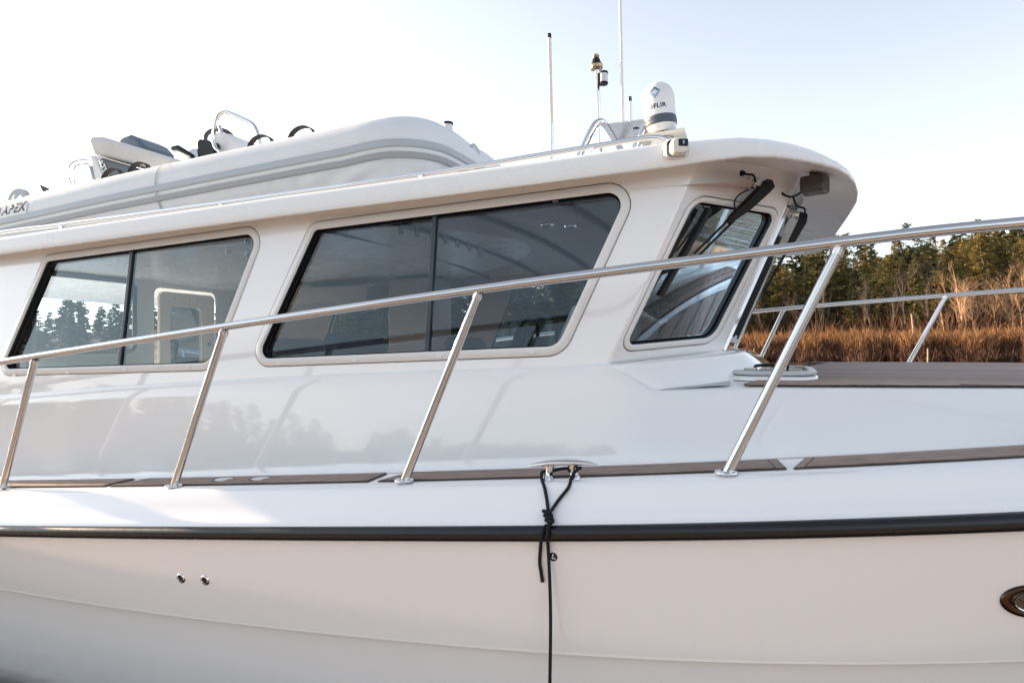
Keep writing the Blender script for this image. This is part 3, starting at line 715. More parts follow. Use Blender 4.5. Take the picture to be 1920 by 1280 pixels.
# ---- mooring cleat
cx = aty(1052, 900, 2.06).x; cz = z_d(cx)
def clm(a, b, h): return Vector((cx + a, 2.06 + b, cz + a * .095 + h))
cleat = MB(); rows = []
for i in range(25):
    t = -1 + i / 12; w = .019 * (1 - abs(t) ** 2.6) + .004; hh = .055 - .010 * abs(t) ** 2
    rows.append([clm(t * .122, w * math.cos(q), hh + (.0085 * (1 - abs(t) ** 3) + .0025) * math.sin(q)) for q in [2 * math.pi * k / 14 for k in range(14)]])
cleat.grid(rows, closed=True); cleat.poly(rows[0]); cleat.poly(rows[-1]); cleat = cleat.build('cleat', 'steel', boat, smooth=70)
for a in (-.047, .047):
    rows = []
    for h, wx, wy, off in ((-.004, .021, .024, 0), (.004, .020, .023, 0), (.009, .015, .017, 0), (.022, .012, .013, -.1 * a), (.036, .013, .013, -.16 * a), (.048, .021, .015, -.10 * a)):
        rows.append([clm(a + off + wx * math.cos(q), wy * math.sin(q), h) for q in [2 * math.pi * k / 14 for k in range(14)]])
    MB().grid(rows, closed=True).build('cleat_leg', 'steel', cleat, smooth=70)
# ---- hull fittings
def hull_y(x, z):
    s = sec_hull(x) + sec_hull2(x)
    for (y0, z0), (y1, z1) in zip(s, s[1:]):
        if z1 <= z <= z0: return y0 + (y1 - y0) * (z0 - z) / max(1e-6, z0 - z1)
    return s[-1][0]
def on_hull(px, py):
    y = 1.95
    for _ in range(12): p = aty(px, py, y); y = hull_y(p.x, p.z)
    e = .02; n = Vector((-(hull_y(p.x + e, p.z) - hull_y(p.x - e, p.z)) / (2 * e), 1, -(hull_y(p.x, p.z + e) - hull_y(p.x, p.z - e)) / (2 * e)))
    return aty(px, py, y), -n.normalized()
for px, py in ((339.5, 1083), (384.5, 1087)):
    p, n = on_hull(px, py)
    f_ = MB().lathe([(.0135, -.004), (.0140, .003), (.0155, .0055), (.019, .0045), (.0215, 0)], p, n, 24).build('through_hull', 'steel', boat, smooth=60)
    MB().lathe([(0, .0015), (.0138, .0015)], p, n, 20).build('bore', 'seal', f_)
p, n = on_hull(1037, 1043)
u_ = Vector((1, 0, 0)); u_ = (u_ - n * u_.dot(n)).normalized(); v_ = Vector((0, 0, 1)); v_ = (v_ - n * v_.dot(n)).normalized()
bd = MB().lathe([(0, .002), (.013, .002), (.0145, .001), (.0145, 0)], p, n, 28).build('round_badge', 'ink', boat)
lettering('letter', 'L', .022, lambda a, b: p + n * .0028 + u_ * (a * 1.05 + .0005) + v_ * (b + .0022), 'inkw', bd, shear=.2)
MB().add([p + n * .0028 + u_ * a + v_ * b for a, b in ((-.007, -.0055), (.009, -.0075), (.009, -.0062), (-.002, -.0045))], [(0, 1, 2, 3)]).build('swash', 'inkw', bd, smooth=0)
ph, nh = on_hull(1934, 1126)
uh = Vector((1, 0, 0)); uh = (uh - nh * uh.dot(nh)).normalized(); vh = nh.cross(uh); vh = vh if vh.z > 0 else -vh
def oval(s, h): return [ph + uh * .075 * s * math.cos(q) + vh * .046 * s * math.sin(q) + nh * h for q in [2 * math.pi * k / 36 for k in range(36)]]
pt = MB().grid([oval(1.0, .0), oval(.985, .006), oval(.92, .009), oval(.62, .006), oval(.60, .004)], closed=True).build('porthole', 'bronze' if 'bronze' in M else 'brown', boat, smooth=60)
MB().poly(oval(.56, .0034)).build('pane', 'hpane', pt, smooth=0)
MB().grid([oval(.61, .0045), oval(.59, .009), oval(.55, .008), oval(.54, .0034)], closed=True).build('inner_rim', 'steel', pt, smooth=60)
# ---- wipers
def wiper(mapper, L, blade, piv, th=1.):
    """L: arm points (a, b, off, width)"""
    arm = MB()
    for (a, b, o, w), (a2, b2, o2, w2) in zip(L, L[1:]):
        A, B = mapper(a, b, o), mapper(a2, b2, o2); t = (B - A).normalized(); n = (mapper(0, 0, 1) - mapper(0, 0, 0)); s = t.cross(n).normalized()
        q = []
        for P_, w_ in ((A, w), (B, w2)):
            k_ = th * min(1, w_ / .02)
            q += [P_ + s * w_ - n * .006 * k_, P_ + s * w_ * .75 + n * .008 * k_, P_ - s * w_ * .75 + n * .008 * k_, P_ - s * w_ - n * .006 * k_]
        arm.add(q, [(0, 1, 5, 4), (1, 2, 6, 5), (2, 3, 7, 6), (3, 0, 4, 7), (0, 3, 2, 1), (4, 5, 6, 7)])
    arm = arm.build('wiper', 'plastic', boat, smooth=0)
    A, B = [mapper(*q) for q in blade]; t = (B - A).normalized(); n = mapper(0, 0, 1) - mapper(0, 0, 0); s = t.cross(n).normalized()
    MB().prism([A + s * .011 - n * .012, A + s * .007 + n * .012, A - s * .007 + n * .012, A - s * .011 - n * .012], B - A).build('blade', 'seal', arm, smooth=0)
    P_ = mapper(*piv); MB().lathe([(.0, .055), (.013, .055), (.017, .05), (.017, .03), (.024, .026), (.024, 0)], P_, n, 16).build('pivot', 'steelb', arm)
    return arm
def cq(px, py, o):
    p = onpl(px, py, fold(0) + NC * o, NC) - NC * o; return ((p - fold(p.z)).dot(E1), p.z, o)
c0, c1, c2 = cq(1436, 352, .055), cq(1374, 408, .05), cq(1303, 478, .022)
w1_ = wiper(mc, [(*cq(1446, 344, .055), .020), (*c0, .027), (*cq(1402, 385, .052), .022), (*c1, .016), (*cq(1366, 418, .05), .012)], (cq(1330, 392, .012), cq(1237, 556, .012)), cq(1404, 343, .0), 1.6)
for dx in (-5, 5):
    A, B = cq(1372 + dx * .7, 412 + dx * .5, .048), cq(1305 + dx * .7, 478 + dx * .5, .024); MB().tube([mc(*A), mc(*B)], .0048, 8).build('arm_rod', 'plastic', w1_)
MB().tube(smoothpath([mc(*cq(1391, 325, .004)), mc(*cq(1402, 327, .03)), mc(*cq(1413, 329, .05)), mc(*cq(1416, 342, .06))], 6), .0042, 8).build('washer_hose', 'plastic', w1_)
MB().tube(smoothpath([mc(*cq(1402, 356, .05)), mc(*cq(1385, 366, .06)), mc(*cq(1377, 380, .06)), mc(*cq(1380, 398, .055))], 6), .003, 8).build('washer_hose', 'plastic', w1_)
MB().lathe([(.0, .012), (.008, .012), (.010, .004), (.012, 0)], mc(*cq(1391, 325, 0)), NC, 12).build('hose_fitting', 'plastic', w1_)
def fq(px, py, y):
    p = aty(px, py, y); o = (p.x + .105 - .42 * p.z) / 1.0845; return (y, p.z + .387 * o, o)
w2_ = wiper(mf, [(*fq(1506, 400, 3.05), .018), (*fq(1503, 415, 3.05), .024), (*fq(1478, 462, 3.05), .014), (*fq(1476, 468, 3.05), .007), (*fq(1432, 548, 3.06), .005)], ((3.10, .50, .014), (3.16, .06, .014)), (3.02, .585, 0), 2.6)
MB().tube(smoothpath([mf(2.98, .64, .004), mf(*fq(1494, 386, 3.02)), mf(*fq(1508, 391, 3.04)), mf(*fq(1509, 404, 3.05))], 6), .0042, 8).build('washer_hose', 'plastic', w2_)
# ---- lamp under the visor
lp_ = aty(1527, 347, 2.74)
lm_ = MB(); a = Vector((.93, -.37, 0)).normalized(); bdir = Vector((.37, .93, 0)).normalized()
rows = []
for t, sc in ((-.044, .8), (-.04, 1.), (.04, 1.06), (.044, .9)):
    rows.append([lp_ + a * t + bdir * q[0] * .042 * sc + Vector((0, 0, q[1] * .033 * sc)) for q in rpoly([(-1, -1, .35), (1, -1, .35), (1, 1, .35), (-1, 1, .35)], 4)])
lm_.grid(rows, closed=True); lm_.poly(rows[0]); lm_.poly(rows[-1]); lm_ = lm_.build('visor_lamp', 'brown', boat, smooth=50)
MB().tube([lp_ + Vector((0, 0, .03)), lp_ + Vector((0, 0, .08))], .018, 12).build('lamp_mount', 'brown', lm_)
MB().tube(smoothpath([lp_ + Vector((-.04, .0, -.02)), lp_ + Vector((-.08, .02, -.035)), lp_ + Vector((-.12, .03, -.01)), lp_ + Vector((-.15, .05, .06))], 5), .0045, 8).build('lamp_cable', 'plastic', lm_)
# ---- side light on the roof's corner
q0 = aty(1270, 279, 2.325); NVX = Vector((.35, -.94, 0)).normalized(); NVT = Vector((.94, .35, 0)).normalized()
def nl(a, b, h): return q0 + NVT * a + Vector((0, 0, b)) + NVX * h
def nloop(w, d, r, h, dx=0, dz=0): return [nl(a + dx, b + dz, h) for a, b in rpoly([(-w, -d, r), (w, -d, r), (w, d, r), (-w, d, r)], 5)]
MB().grid([nloop(.046, .036, .02, -.06), nloop(.046, .036, .02, -.004), nloop(.040, .030, .018, .004)], closed=True).build('lamp_plinth', 'gelr', roof, smooth=50)
nv = MB().grid([nloop(.030, .028, .018, .0), nloop(.030, .028, .018, .036), nloop(.026, .024, .016, .044), nloop(.001, .001, .0005, .046)], closed=True).build('side_light', 'fibre', boat, smooth=50)
MB().prism(nloop(.0165, .0125, .004, .034, .009, .008), NVX * .0125).build('light_window', 'plastic', nv, smooth=0)
MB().prism(nloop(.0035, .006, .0015, .044, .010, .009), NVX * .004).build('light_lens', 'blue2', nv, smooth=0)

# ---- aerials, mast light and thermal camera on the roof
def on(px, py, y): return aty(px, py, y)
arch = MB()
def hoop(x0, y0=2.66, y1=3.12, top=.972):
    zr0, zr1 = zroof(x0, y0), zroof(x0 + .1, y1)
    return smoothpath([(x0, y0, zr0 - .01), (x0 + .045, y0 + .02, zr0 + .10), (x0 + .085, y0 + .055, top - .012), (x0 + .115, y0 + .10, top), (x0 + .115, y1 - .12, top), (x0 + .125, y1 - .05, top - .02), (x0 + .15, y1 - .01, zr1 + .08), (x0 + .17, y1, zr1 - .01)], 6)
hoops = (-.715, -.475)
arch.tube(hoop(hoops[0]), .0155, 12); arch.tube(hoop(hoops[1]), .0155, 12); arch = arch.build('aerial_arch', 'steel', boat)
MB().box((-.485, 2.90, .976), (.26, .24, .010)).build('mount_plate', 'steelb', arch, smooth=0, bevel=.003)
MB().lathe([(0, 0), (.014, 0), (.014, .002), (0, .002)], (-.48, 2.86, .9695), seg=16).build('plate_hole', 'seal', arch)
def rod(name, top, bot, y, r0, r1, m, parent=boat):
    return MB().tube([on(*bot, y), on(*top, y)], [r0, r1], 12).build(name, m, parent)
a1 = rod('stub_aerial', (1030, 71), (1034, 235), 3.25, .0105, .0105, 'fibre'); MB().tube([on(1030.3, 72, 3.25), on(1029.8, 64, 3.25)], .0112, 12).build('aerial_cap', 'plastic', a1)
MB().tube([on(1033.6, 232, 3.25), on(1035.5, 300, 3.25)], .0125, 12).build('ferrule', 'steelb', a1)
a2 = MB().tube([on(1168, 245, 2.95), on(1165, 120, 2.95), on(1161.5, -60, 2.95), on(1159, -200, 2.95)], [.0088, .0075, .006, .005], 10).build('whip_aerial', 'white', boat)
MB().tube([on(1168, 244, 2.95), on(1167.7, 225, 2.95)], .0105, 12).build('ferrule', 'white', a2)
a3 = rod('gps_aerial', (1181, 190), (1183.2, 244), 2.92, .0085, .0085, 'steelb'); MB().tube([on(1181.1, 190.5, 2.92), on(1180.8, 182, 2.92)], .0088, 12).build('aerial_cap', 'brown', a3)
ms_ = MB().tube([on(1126, 300, 2.98), on(1124.5, 262, 2.98), on(1119, 128, 2.98)], .0115, 12).build('light_mast', 'steel', boat)
tp = on(1118.7, 130, 2.98); axm = (on(1118, 110, 2.98) - on(1119, 130, 2.98)).normalized()
MB().lathe([(.010, -.002), (.028, .0), (.030, .006), (.030, .018), (.024, .021)], tp, axm, 20).build('lamp_collar', 'brass', ms_)
MB().lathe([(.026, .02), (.026, .026), (.020, .034), (.018, .046), (.012, .052)], tp, axm, 20).build('lamp_body', 'plastic', ms_)
MB().lathe([(.012, .05), (.015, .056), (.016, .064), (.012, .069), (0, .07)], tp, axm, 20).build('lamp_knob', 'brass', ms_)
lq = on(1132, 150, 2.96)
st_ = MB().lathe([(.0, .020), (.019, .020), (.021, .016), (.021, .010)], lq + Vector((0, 0, .018)), seg=20).lathe([(.020, -.012), (.021, -.018), (.018, -.023), (0, -.024)], lq, seg=20).build('steaming_light', 'plastic', ms_)
MB().lathe([(.0195, .029), (.0195, -.012)], lq, seg=20).build('light_lens', 'lens', ms_)
MB().box(lq + Vector((-.018, 0, .004)), (.020, .026, .056)).build('light_bracket', 'plastic', ms_, smooth=0, bevel=.004)
# thermal camera dome
FA = Vector((-.105, -.02, 1)).normalized(); FB = on(1241, 252, 2.70)
PR = [(.052, .0), (.056, .002), (.060, .012), (.0615, .026), (.0635, .032), (.0655, .034), (.0665, .049), (.0655, .0505), (.0655, .052), (.0665, .0535), (.0650, .068), (.0640, .071), (.0645, .080), (.0650, .100), (.0665, .125), (.0670, .150), (.0655, .170), (.0605, .190), (.0510, .207), (.038, .219), (.020, .2265), (.0, .229)]
PR = [(r, h * .93) for r, h in PR]
fl = MB().lathe(PR[:5], FB, FA, 40).lathe(PR[11:], FB, FA, 40).build('thermal_camera', 'white', boat, smooth=50)
MB().lathe(PR[4:12], FB, FA, 40).build('dark_band', 'band', fl, smooth=50)
fc = -(FB); fc = (fc - FA * fc.dot(FA)).normalized(); fs = FA.cross(fc)
def dome(a, h, off=.0012):
    r = 0
    for (r0, h0), (r1, h1) in zip(PR, PR[1:]):
        if h0 <= h <= h1: r = r0 + (r1 - r0) * (h - h0) / max(1e-6, h1 - h0)
    q = a / .066
    return FB + FA * h + (fc * math.cos(q) + fs * math.sin(q)) * (r + off)
if dome(.03, .1).dot(rt) < dome(-.03, .1).dot(rt): fs = -fs
def decal(name, pts, s, a0, h0, m):
    # subdivide the outline's fan so that it hugs the dome
    v = MB(); n = len(pts)
    tri = []
    bm = bmesh.new(); vs = [bm.verts.new((x, y, 0)) for x, y in pts]; bm.faces.new(vs); bmesh.ops.triangulate(bm, faces=bm.faces); bmesh.ops.subdivide_edges(bm, edges=bm.edges, cuts=3, use_grid_fill=True)
    bm.verts.index_update(); V = [dome(a0 + p.co.x * s, h0 + p.co.y * s) for p in bm.verts]; F = [tuple(q.index for q in f.verts) for f in bm.faces]; bm.free()
    return v.add(V, F).build(name, m, fl, smooth=0)
up_ = [(-1.05, .12), (0, 1.15), (1.05, .12), (.52, .12), (0, .62), (-.52, .12)]; dn_ = [(-.95, -.05), (-.48, -.05), (0, -.5), (.48, -.05), (.95, -.05), (0, -1.15)]
decal('emblem_top', up_, .0225, -.010, .155, 'blue1'); decal('emblem_bottom', dn_, .0225, -.010, .155, 'blue2')
decal('mark_top', up_, .0072, -.0300, .098, 'navy'); decal('mark_bottom', dn_, .0072, -.0300, .098, 'navy')
lettering('camera_lettering', 'FLIR', .0245, lambda a, b: dome(a * 1.1 + .004, b + .098), 'navy', fl, spacing=1.06)
bb = FB - FA * .004
rot = Matrix.Rotation(R(-3), 3, 'Y')
MB().box(bb + Vector((.005, 0, -.011)), (.185, .13, .014), rot).build('camera_bracket', 'fibre', fl, smooth=0, bevel=.003)
MB().lathe([(.05, 0), (.045, -.11)], bb - Vector((0, 0, .02)), seg=20).build('bracket_foot', 'white', fl)

# ------------------------------------------------------------------ the tender on the roof
DY = 3.62
tender = empty('inflatable_dinghy', (-3.2, DY, zroof(-3.2, DY)))
tag(tender, 'light grey inflatable dinghy with grey strake carried on the cabin roof', 'dinghy')
def zstr(x): return pw([(-5.6, .755), (-4.623, .83), (-3.642, .901), (-2.81, .954), (-1.964, 1.003), (-1.5, 1.062), (-1.3, 1.07)], x)
half = [(-5.5, 2.97), (-5.0, 2.965), (-4.4, 2.96), (-3.8, 2.955), (-3.2, 2.955), (-2.7, 2.955), (-2.2, 2.955), (-1.95, 2.957), (-1.81, 2.964), (-1.735, 2.985), (-1.69, 3.04), (-1.675, 3.13), (-1.668, 3.25), (-1.662, 3.42), (-1.66, DY)]
hp = smoothpath([(x, y, 0) for x, y in half], 9); pth = hp + [Vector((p.x, 2 * DY - p.y, 0)) for p in hp[-2::-1]]
def shp(q):
    cx_, sz_ = math.cos(q), math.sin(q)
    if cx_ > -.3 and sz_ > 0: k_ = (abs(cx_) ** 2.7 + abs(sz_) ** 2.7) ** (-1 / 2.7); cx_, sz_ = cx_ * k_, sz_ * k_ * .96      # taut shoulder
    if cx_ > 0 and sz_ < -.12: cx_ = max(cx_, 1 - .46 * (-sz_ - .12) / .88)                                                # flat skirt of cloth
    return cx_, sz_
rows = []; strake = []; strake2 = []; NPH = 44
lens = [0]
for a, b in zip(pth, pth[1:]): lens.append(lens[-1] + (b - a).length)
for i, p in enumerate(pth):
    t = (pth[min(i + 1, len(pth) - 1)] - pth[max(0, i - 1)]).normalized(); o = Vector((t.y, -t.x, 0)); o = o if i < len(pth) / 2 or True else -o
    z = zstr(p.x); r0 = .185 * (1 if p.x > -5.2 else .8 + .2 * (p.x + 5.5) / .3)
    r0 *= 1 - .02 * sst(-2.0, -1.55, p.x)
    row = []
    for k in range(NPH):
        q = 2 * math.pi * k / NPH; w = 0
        L_ = lens[i]
        if math.sin(q) < -.05 and math.cos(q) > -.2:
            w = .012 * math.sin(L_ * 34 + 3 * math.sin(q * 3 + L_ * 5)) * sst(.42, .55, -math.sin(q)) * sst(-3.6, -2.2, p.x) + .003 * math.sin(L_ * 57 + q * 5) * sst(-3.6, -2.4, p.x) * sst(.45, .6, -math.sin(q))
        if math.sin(q) > .1:
            w = .004 * math.sin(L_ * 9 + q * 4 + 2 * math.sin(L_ * 3.1)) * sst(-3.0, -1.9, p.x) + .006 * math.sin(L_ * 38 + q * 7) * sst(.15, .0, abs(p.x + 4.52)) * sst(.1, .5, math.sin(q))
        cx_, sz_ = shp(q)
        row.append(p + Vector((0, 0, z)) + (o * cx_ + Vector((0, 0, sz_))) * (r0 + w))
    rows.append(row)
    strake.append((p + Vector((0, 0, z - .005)) + o * (r0 - .004), o)); strake2.append((p + Vector((0, 0, z - .062)) + o * (r0 * .955 + .004), o))
tb = MB().grid(rows, closed=True); tb.poly(rows[0]); tb.poly(rows[-1]); tube_o = tb.build('tube', 'hyp', tender, smooth=70)
def sweep(S, prof, name, m):
    MB().grid([[p + o * a + Vector((0, 0, b)) for a, b in prof] for p, o in S], closed=True).build(name, m, tender, smooth=45)
sweep(strake, [(-.012, -.022), (.006, -.020), (.012, -.014), (.012, .014), (.008, .020), (-.012, .022)], 'strake', 'hypb')
sweep(strake2, [(-.02, -.016), (.003, -.014), (.005, .0), (.004, .014), (-.02, .016)], 'lower_strake', 'hypb2')
# seams on the tube
def surf(x, q, off=.002):
    """point on the near tube at fore-and-aft place x and angle q above the strake"""
    y = pw(half[:9], x); cx_, sz_ = shp(q); return Vector((x, y, zstr(x))) + Vector((0, -cx_, sz_)) * ((.185 * (1 - .02 * sst(-2, -1.55, x))) + off)
for x in (-3.25,):
    MB().grid([[surf(x + d_, q, .008) for d_ in (-.006, .006)] for q in [-1.3 + .1 * k for k in range(30)]]).build('tube_seam', 'hypb', tender, smooth=80)
fl_ = MB(); rows = []
for x in [-5.4 + .2 * i for i in range(19)]:
    zz = zstr(x); rows.append([(x, DY + t * .68, zz - .10 - .10 * (1 - abs(t))) for t in (-1, -.5, 0, .5, 1)])
fl_.grid(rows).build('hull_floor', 'hypw', tender, smooth=80)
for y in (3.2, 4.05):
    for x in (-4.4, -2.3): MB().box((x, y, zroof(x, y) + .02), (.5, .06, .08)).build('chock', 'white', tender, smooth=0, bevel=.01)
# grab straps along the tube
def strap_(x, m='strap', h=.065, w=.085, wd=.018, q=1.25):
    c = [surf(x + w * math.cos(t), q, -.01) + Vector((0, 0, h * math.sin(t))) for t in [math.pi * k / 12 for k in range(13)]]
    MB().grid([[p + Vector((0, dy, 0)) for p in c] for dy in (-wd, wd)] + [[p + Vector((0, wd, -.006)) for p in c], [p + Vector((0, -wd, -.006)) for p in c]], cyc=True).build('grab_strap', m, tender, smooth=50)
for px, py in ((212, 330), (262, 320), (490, 271), (567, 250)): strap_(aty(px, py, 2.9).x)
xh = aty(38, 374, 2.88).x
hd = MB(); hd.grid([[surf(xh + (w * .5) * math.cos(t), 1.0, -.006) + Vector((0, 0, h * math.sin(t))) for t in [math.pi * k / 12 for k in range(13)]] for w, h in ((.19, .075), (.10, .04))])
hd.v += [(a, b + .03, c) for a, b, c in hd.v]; nn = 26; hd.f += [tuple(i + nn for i in f) for f in hd.f]; hd.build('lifting_handle', 'hypb', tender, smooth=40)
# lettering patch
x0_, q0_ = aty(26, 391, 2.78).x, .33
def patch(a, b, off=.0035): return surf(x0_ + a, q0_ + b / .185, off)
pl = rpoly([(-.50, -.055, .03), (.135, -.055, .03), (.135, .06, .03), (-.50, .06, .03)], 4)
MB().grid([[patch(a, b) for b in (-.045, -.025, 0, .02, .042)] for a in [-.5 + .635 * k / 24 for k in range(25)]]).build('name_patch', 'hypw', tender, smooth=80)
lettering('tube_lettering', 'APEX', .084, lambda a, b: patch(a * 1.08, b, .0052), 'ink', tender, shear=.12, spacing=1.1)
MB().grid([[patch(-.165 + s * .034 * math.cos(q), s * .04 * math.sin(q), .0052) for s in (.02, .5, 1)] for q in [2 * math.pi * k / 20 for k in range(21)]]).build('red_disc', 'inkr', tender, smooth=80)
fin = [aty(px, py, 3.0) for px, py in ((73.5, 346), (92, 354), (80, 359))]
MB().prism(fin, (0, .012, 0)).build('valve_flap', 'plastic', tender, smooth=0)
# bow fairlead and cap
pn = aty(840, 238, 3.2); MB().lathe([(.03, -.12), (.026, .0), (.024, .015)], pn, seg=16).build('bow_post', 'hypw', tender); MB().lathe([(.028, .012), (.03, .018), (.028, .024), (0, .025)], pn, seg=16).build('post_cap', 'plastic', tender)
ph_ = aty(889, 285, 3.38)
MB().grid([[ph_ + Vector((.006, .07 * s * math.cos(q), .045 * s * math.sin(q))) for q in [2 * math.pi * k / 20 for k in range(20)]] for s in (1, .85, .6)], closed=True).build('bow_handle', 'hypb', tender, smooth=60)
# tilted outboard engine
eng = MB().prism([aty(px, py, 3.40) for px, py in ((163, 262), (170, 255), (186, 254), (338, 300), (346, 325), (262, 312), (172, 289))], (0, .42, 0)).build('outboard_cowl', 'cover', tender, smooth=0, bevel=.03)
MB().prism([aty(px, py, 3.36) for px, py in ((182, 297), (240, 310), (262, 322), (258, 336), (196, 336))], (0, .34, 0)).build('engine_side', 'mdark', eng, smooth=0, bevel=.012)
MB().prism([aty(px, py, 3.38) for px, py in ((165, 290), (177, 290), (188, 312), (200, 338), (176, 338))], (0, .36, 0)).build('engine_leg', 'hypw', eng, smooth=0, bevel=.02)
MB().prism([aty(px, py, 3.37) for px, py in ((161, 312), (167, 308), (175, 337), (167, 337))], (0, .2, 0)).build('engine_bracket', 'steelb', eng, smooth=0, bevel=.008)
MB().prism([aty(px, py, 3.62) for px, py in ((216, 264), (228, 256), (242, 251), (256, 258), (268, 272), (274, 290), (230, 282))], (0, .3, 0)).build('engine_head', 'mdark2', eng, smooth=0, bevel=.03)
lo_ = aty(193, 312, 3.355); ca, sa = math.cos(R(-58)), math.sin(R(-58))
lettering('engine_lettering', 'HATSU', .062, lambda a, b: lo_ + Vector((a * ca - b * sa, -.003, a * sa + b * ca)), 'inkw', eng)
for k, (a, b) in enumerate((((163, 300), (128, 318)), ((166, 307), (137, 322)))):
    pts = [(a[0], a[1]), (a[0] - 18, a[1] + 1 + k), (b[0] + 3, b[1] - 8), (b[0] + 1, b[1] + 12), (b[0] + 6, b[1] + 28)]
    MB().tube(smoothpath([aty(px, py, 3.5 + .05 * k) for px, py in pts], 6), .0045, 8).build('control_cable', 'brown', eng)
# console with wheel, grab bow, seat and throttle
cn = MB().prism([aty(px, py, 3.35) for px, py in ((388, 320), (392, 256), (400, 246), (428, 250), (470, 282), (470, 320))], (0, .45, 0)).build('console', 'hypw', tender, smooth=0, bevel=.03)
MB().tube(smoothpath([aty(px, py, 3.30) for px, py in ((414, 286), (404, 277), (400, 258), (404, 232), (409, 217), (417, 210.5), (427, 211), (455, 223), (472, 232), (480, 243), (486, 262), (488, 275))], 6), .0135, 12).build('grab_bow', 'steel', tender)
MB().tube([aty(411, 236, 3.42), aty(422, 271, 3.42)], .0125, 12).build('bow_brace', 'steel', tender)
wc = aty(412, 263, 3.55); MB().tube([wc + Vector((.095 * math.cos(q) * .75, .06 * math.cos(q), .075 * math.sin(q))) for q in [2 * math.pi * k / 28 for k in range(29)]], .015, 10, caps=False).build('tender_wheel', 'brown', tender)
MB().prism([aty(px, py, 3.30) for px, py in ((366, 268), (371, 259), (398, 264), (403, 272), (403, 300), (368, 300))], (0, .4, 0)).build('console_seat', 'plastic', tender, smooth=0, bevel=.02)
thr = MB().tube([aty(px, py, 3.28) for px, py in ((324, 279), (334, 278), (345, 284), (360, 293), (366, 305))], [.016, .021, .018, .016, .016], 12).build('throttle', 'plastic', tender)
MB().lathe([(.0, .03), (.045, .03), (.05, .02), (.05, -.05)], aty(368, 294, 3.32), Vector((.4, -.9, .1)), 16).build('throttle_box', 'steelb', thr)
# ------------------------------------------------------------------ mooring rope
def gy(x, z):
    s = sec_gun(x) + sec_rub(x) + sec_hull(x); y = 9
    for (y0, z0), (y1, z1) in zip(s, s[1:]):
        lo, hi = min(z0, z1), max(z0, z1)
        if lo - 1e-6 <= z <= hi + 1e-6 and hi > lo: y = min(y, y0 + (y1 - y0) * (z0 - z) / (z0 - z1))
    return y if y < 9 else 1.9
def rp3(px, py, off=.007):
    y = 1.97
    for _ in range(14): p = aty(px, py, y); y = gy(p.x, p.z) - off
    return aty(px, py, y)
rope_p = rp3(1028, 965)
rope = empty('mooring_rope', rope_p); tag(rope, 'black mooring rope knotted to the chrome cleat and hanging down the hull', 'rope')
RR = .0054
top1 = [clm(-.047, .018, .022), clm(-.066, .006, .024), clm(-.064, -.014, .020), clm(-.058, -.03, .006)]
top2 = [clm(.047, .018, .030), clm(.066, .004, .034), clm(.058, -.018, .030), clm(.045, -.03, .012)]
MB().tube(smoothpath([clm(-.03, -.012, .018)] + top1 + [rp3(1021, 914), rp3(1025, 935), rp3(1028, 958, .010)], 6), RR, 10).build('left_strand', 'rope', rope)
MB().tube(smoothpath([clm(.03, -.012, .028)] + top2 + [rp3(1066, 913), rp3(1048, 936), rp3(1033, 958, .012), rp3(1028, 966, .016)], 6), RR, 10).build('right_strand', 'rope', rope)
MB().tube(smoothpath([clm(-.047, .018, .022), clm(0, .024, .03), clm(.047, .018, .030)], 6), RR, 10).build('cleat_turn', 'rope', rope)
kn = []
for k in range(60):
    t = k / 59; q = t * 2 * math.pi * 2.6; h = 22 * t
    kn.append(rp3(1028 + 7.5 * math.cos(q) + (t - .5) * 6, 956 + h + 4 * math.sin(q + .8), .012 + .009 * (1 + math.sin(q))))
MB().tube(kn, RR, 10).build('knot', 'rope', rope)
MB().tube(smoothpath([rp3(1026, 962, .014), rp3(1030, 972, .02), rp3(1031, 984, .016)], 5), [.009] * 11, 10).build('knot_core', 'rope', rope)
tail = [rp3(1024, 984, .014), rp3(1018, 995, .010), rp3(1015, 1010, .008), rp3(1013, 1032, .006), rp3(1012, 1055, .006), rp3(1015, 1075, .006), rp3(1017, 1090, .006)]
t_ = MB().tube(smoothpath(tail, 5), RR, 10).build('rope_tail', 'rope', rope)
MB().tube([tail[-1] + (tail[-2] - tail[-1]).normalized() * .012, tail[-1]], RR * 1.12, 10).build('whipping', 'seal', t_)
mn = [rp3(1029, 982, .016), rp3(1027, 995, .012), rp3(1026.5, 1008, .010), rp3(1028, 1030, .010)]
mn += [Vector((mn[-1].x + .003 * k + .004 * math.sin(k * .9), mn[-1].y - .004 * k, mn[-1].z - .10 * k)) for k in range(1, 8)] + [Vector((mn[-1].x + .03, 1.60, -1.44)), Vector((mn[-1].x + .05, 1.32, -1.46))]
MB().tube(smoothpath(mn, 5), RR, 10).build('long_strand', 'rope', rope)

# ------------------------------------------------------------------ the floating dock the boat lies at
def dock(name, x0, x1, y0, y1, along, label):
    root = empty(name, ((x0 + x1) / 2, (y0 + y1) / 2, -1.75)); tag(root, label, 'dock')
    MB().box(((x0 + x1) / 2, (y0 + y1) / 2, -1.72), (x1 - x0 - .04, y1 - y0 - .04, .36)).build('float', 'dockd', root, smooth=0)
    w = .145; n = int(((x1 - x0) if along == 'x' else (y1 - y0)) / (w + .008)); base = None
    for k in range(n):
        if along == 'x': c = (x0 + (k + .5) * (w + .008), (y0 + y1) / 2, -1.52); d_ = (w, y1 - y0, .035)
        else: c = ((x0 + x1) / 2, y0 + (k + .5) * (w + .008), -1.52); d_ = (x1 - x0, w, .035)
        if base is None:
            base = MB().box((0, 0, 0), d_).build('plank', 'dockw', None, smooth=0); o = base
        else:
            o = bpy.data.objects.new('plank', base.data); col.objects.link(o)
        o.parent = root; o.location = Vector(c) - root.location
dock('dock', -9, 9.0, -1.3, 1.35, 'x', 'brown plank dock along the near side of the boat')
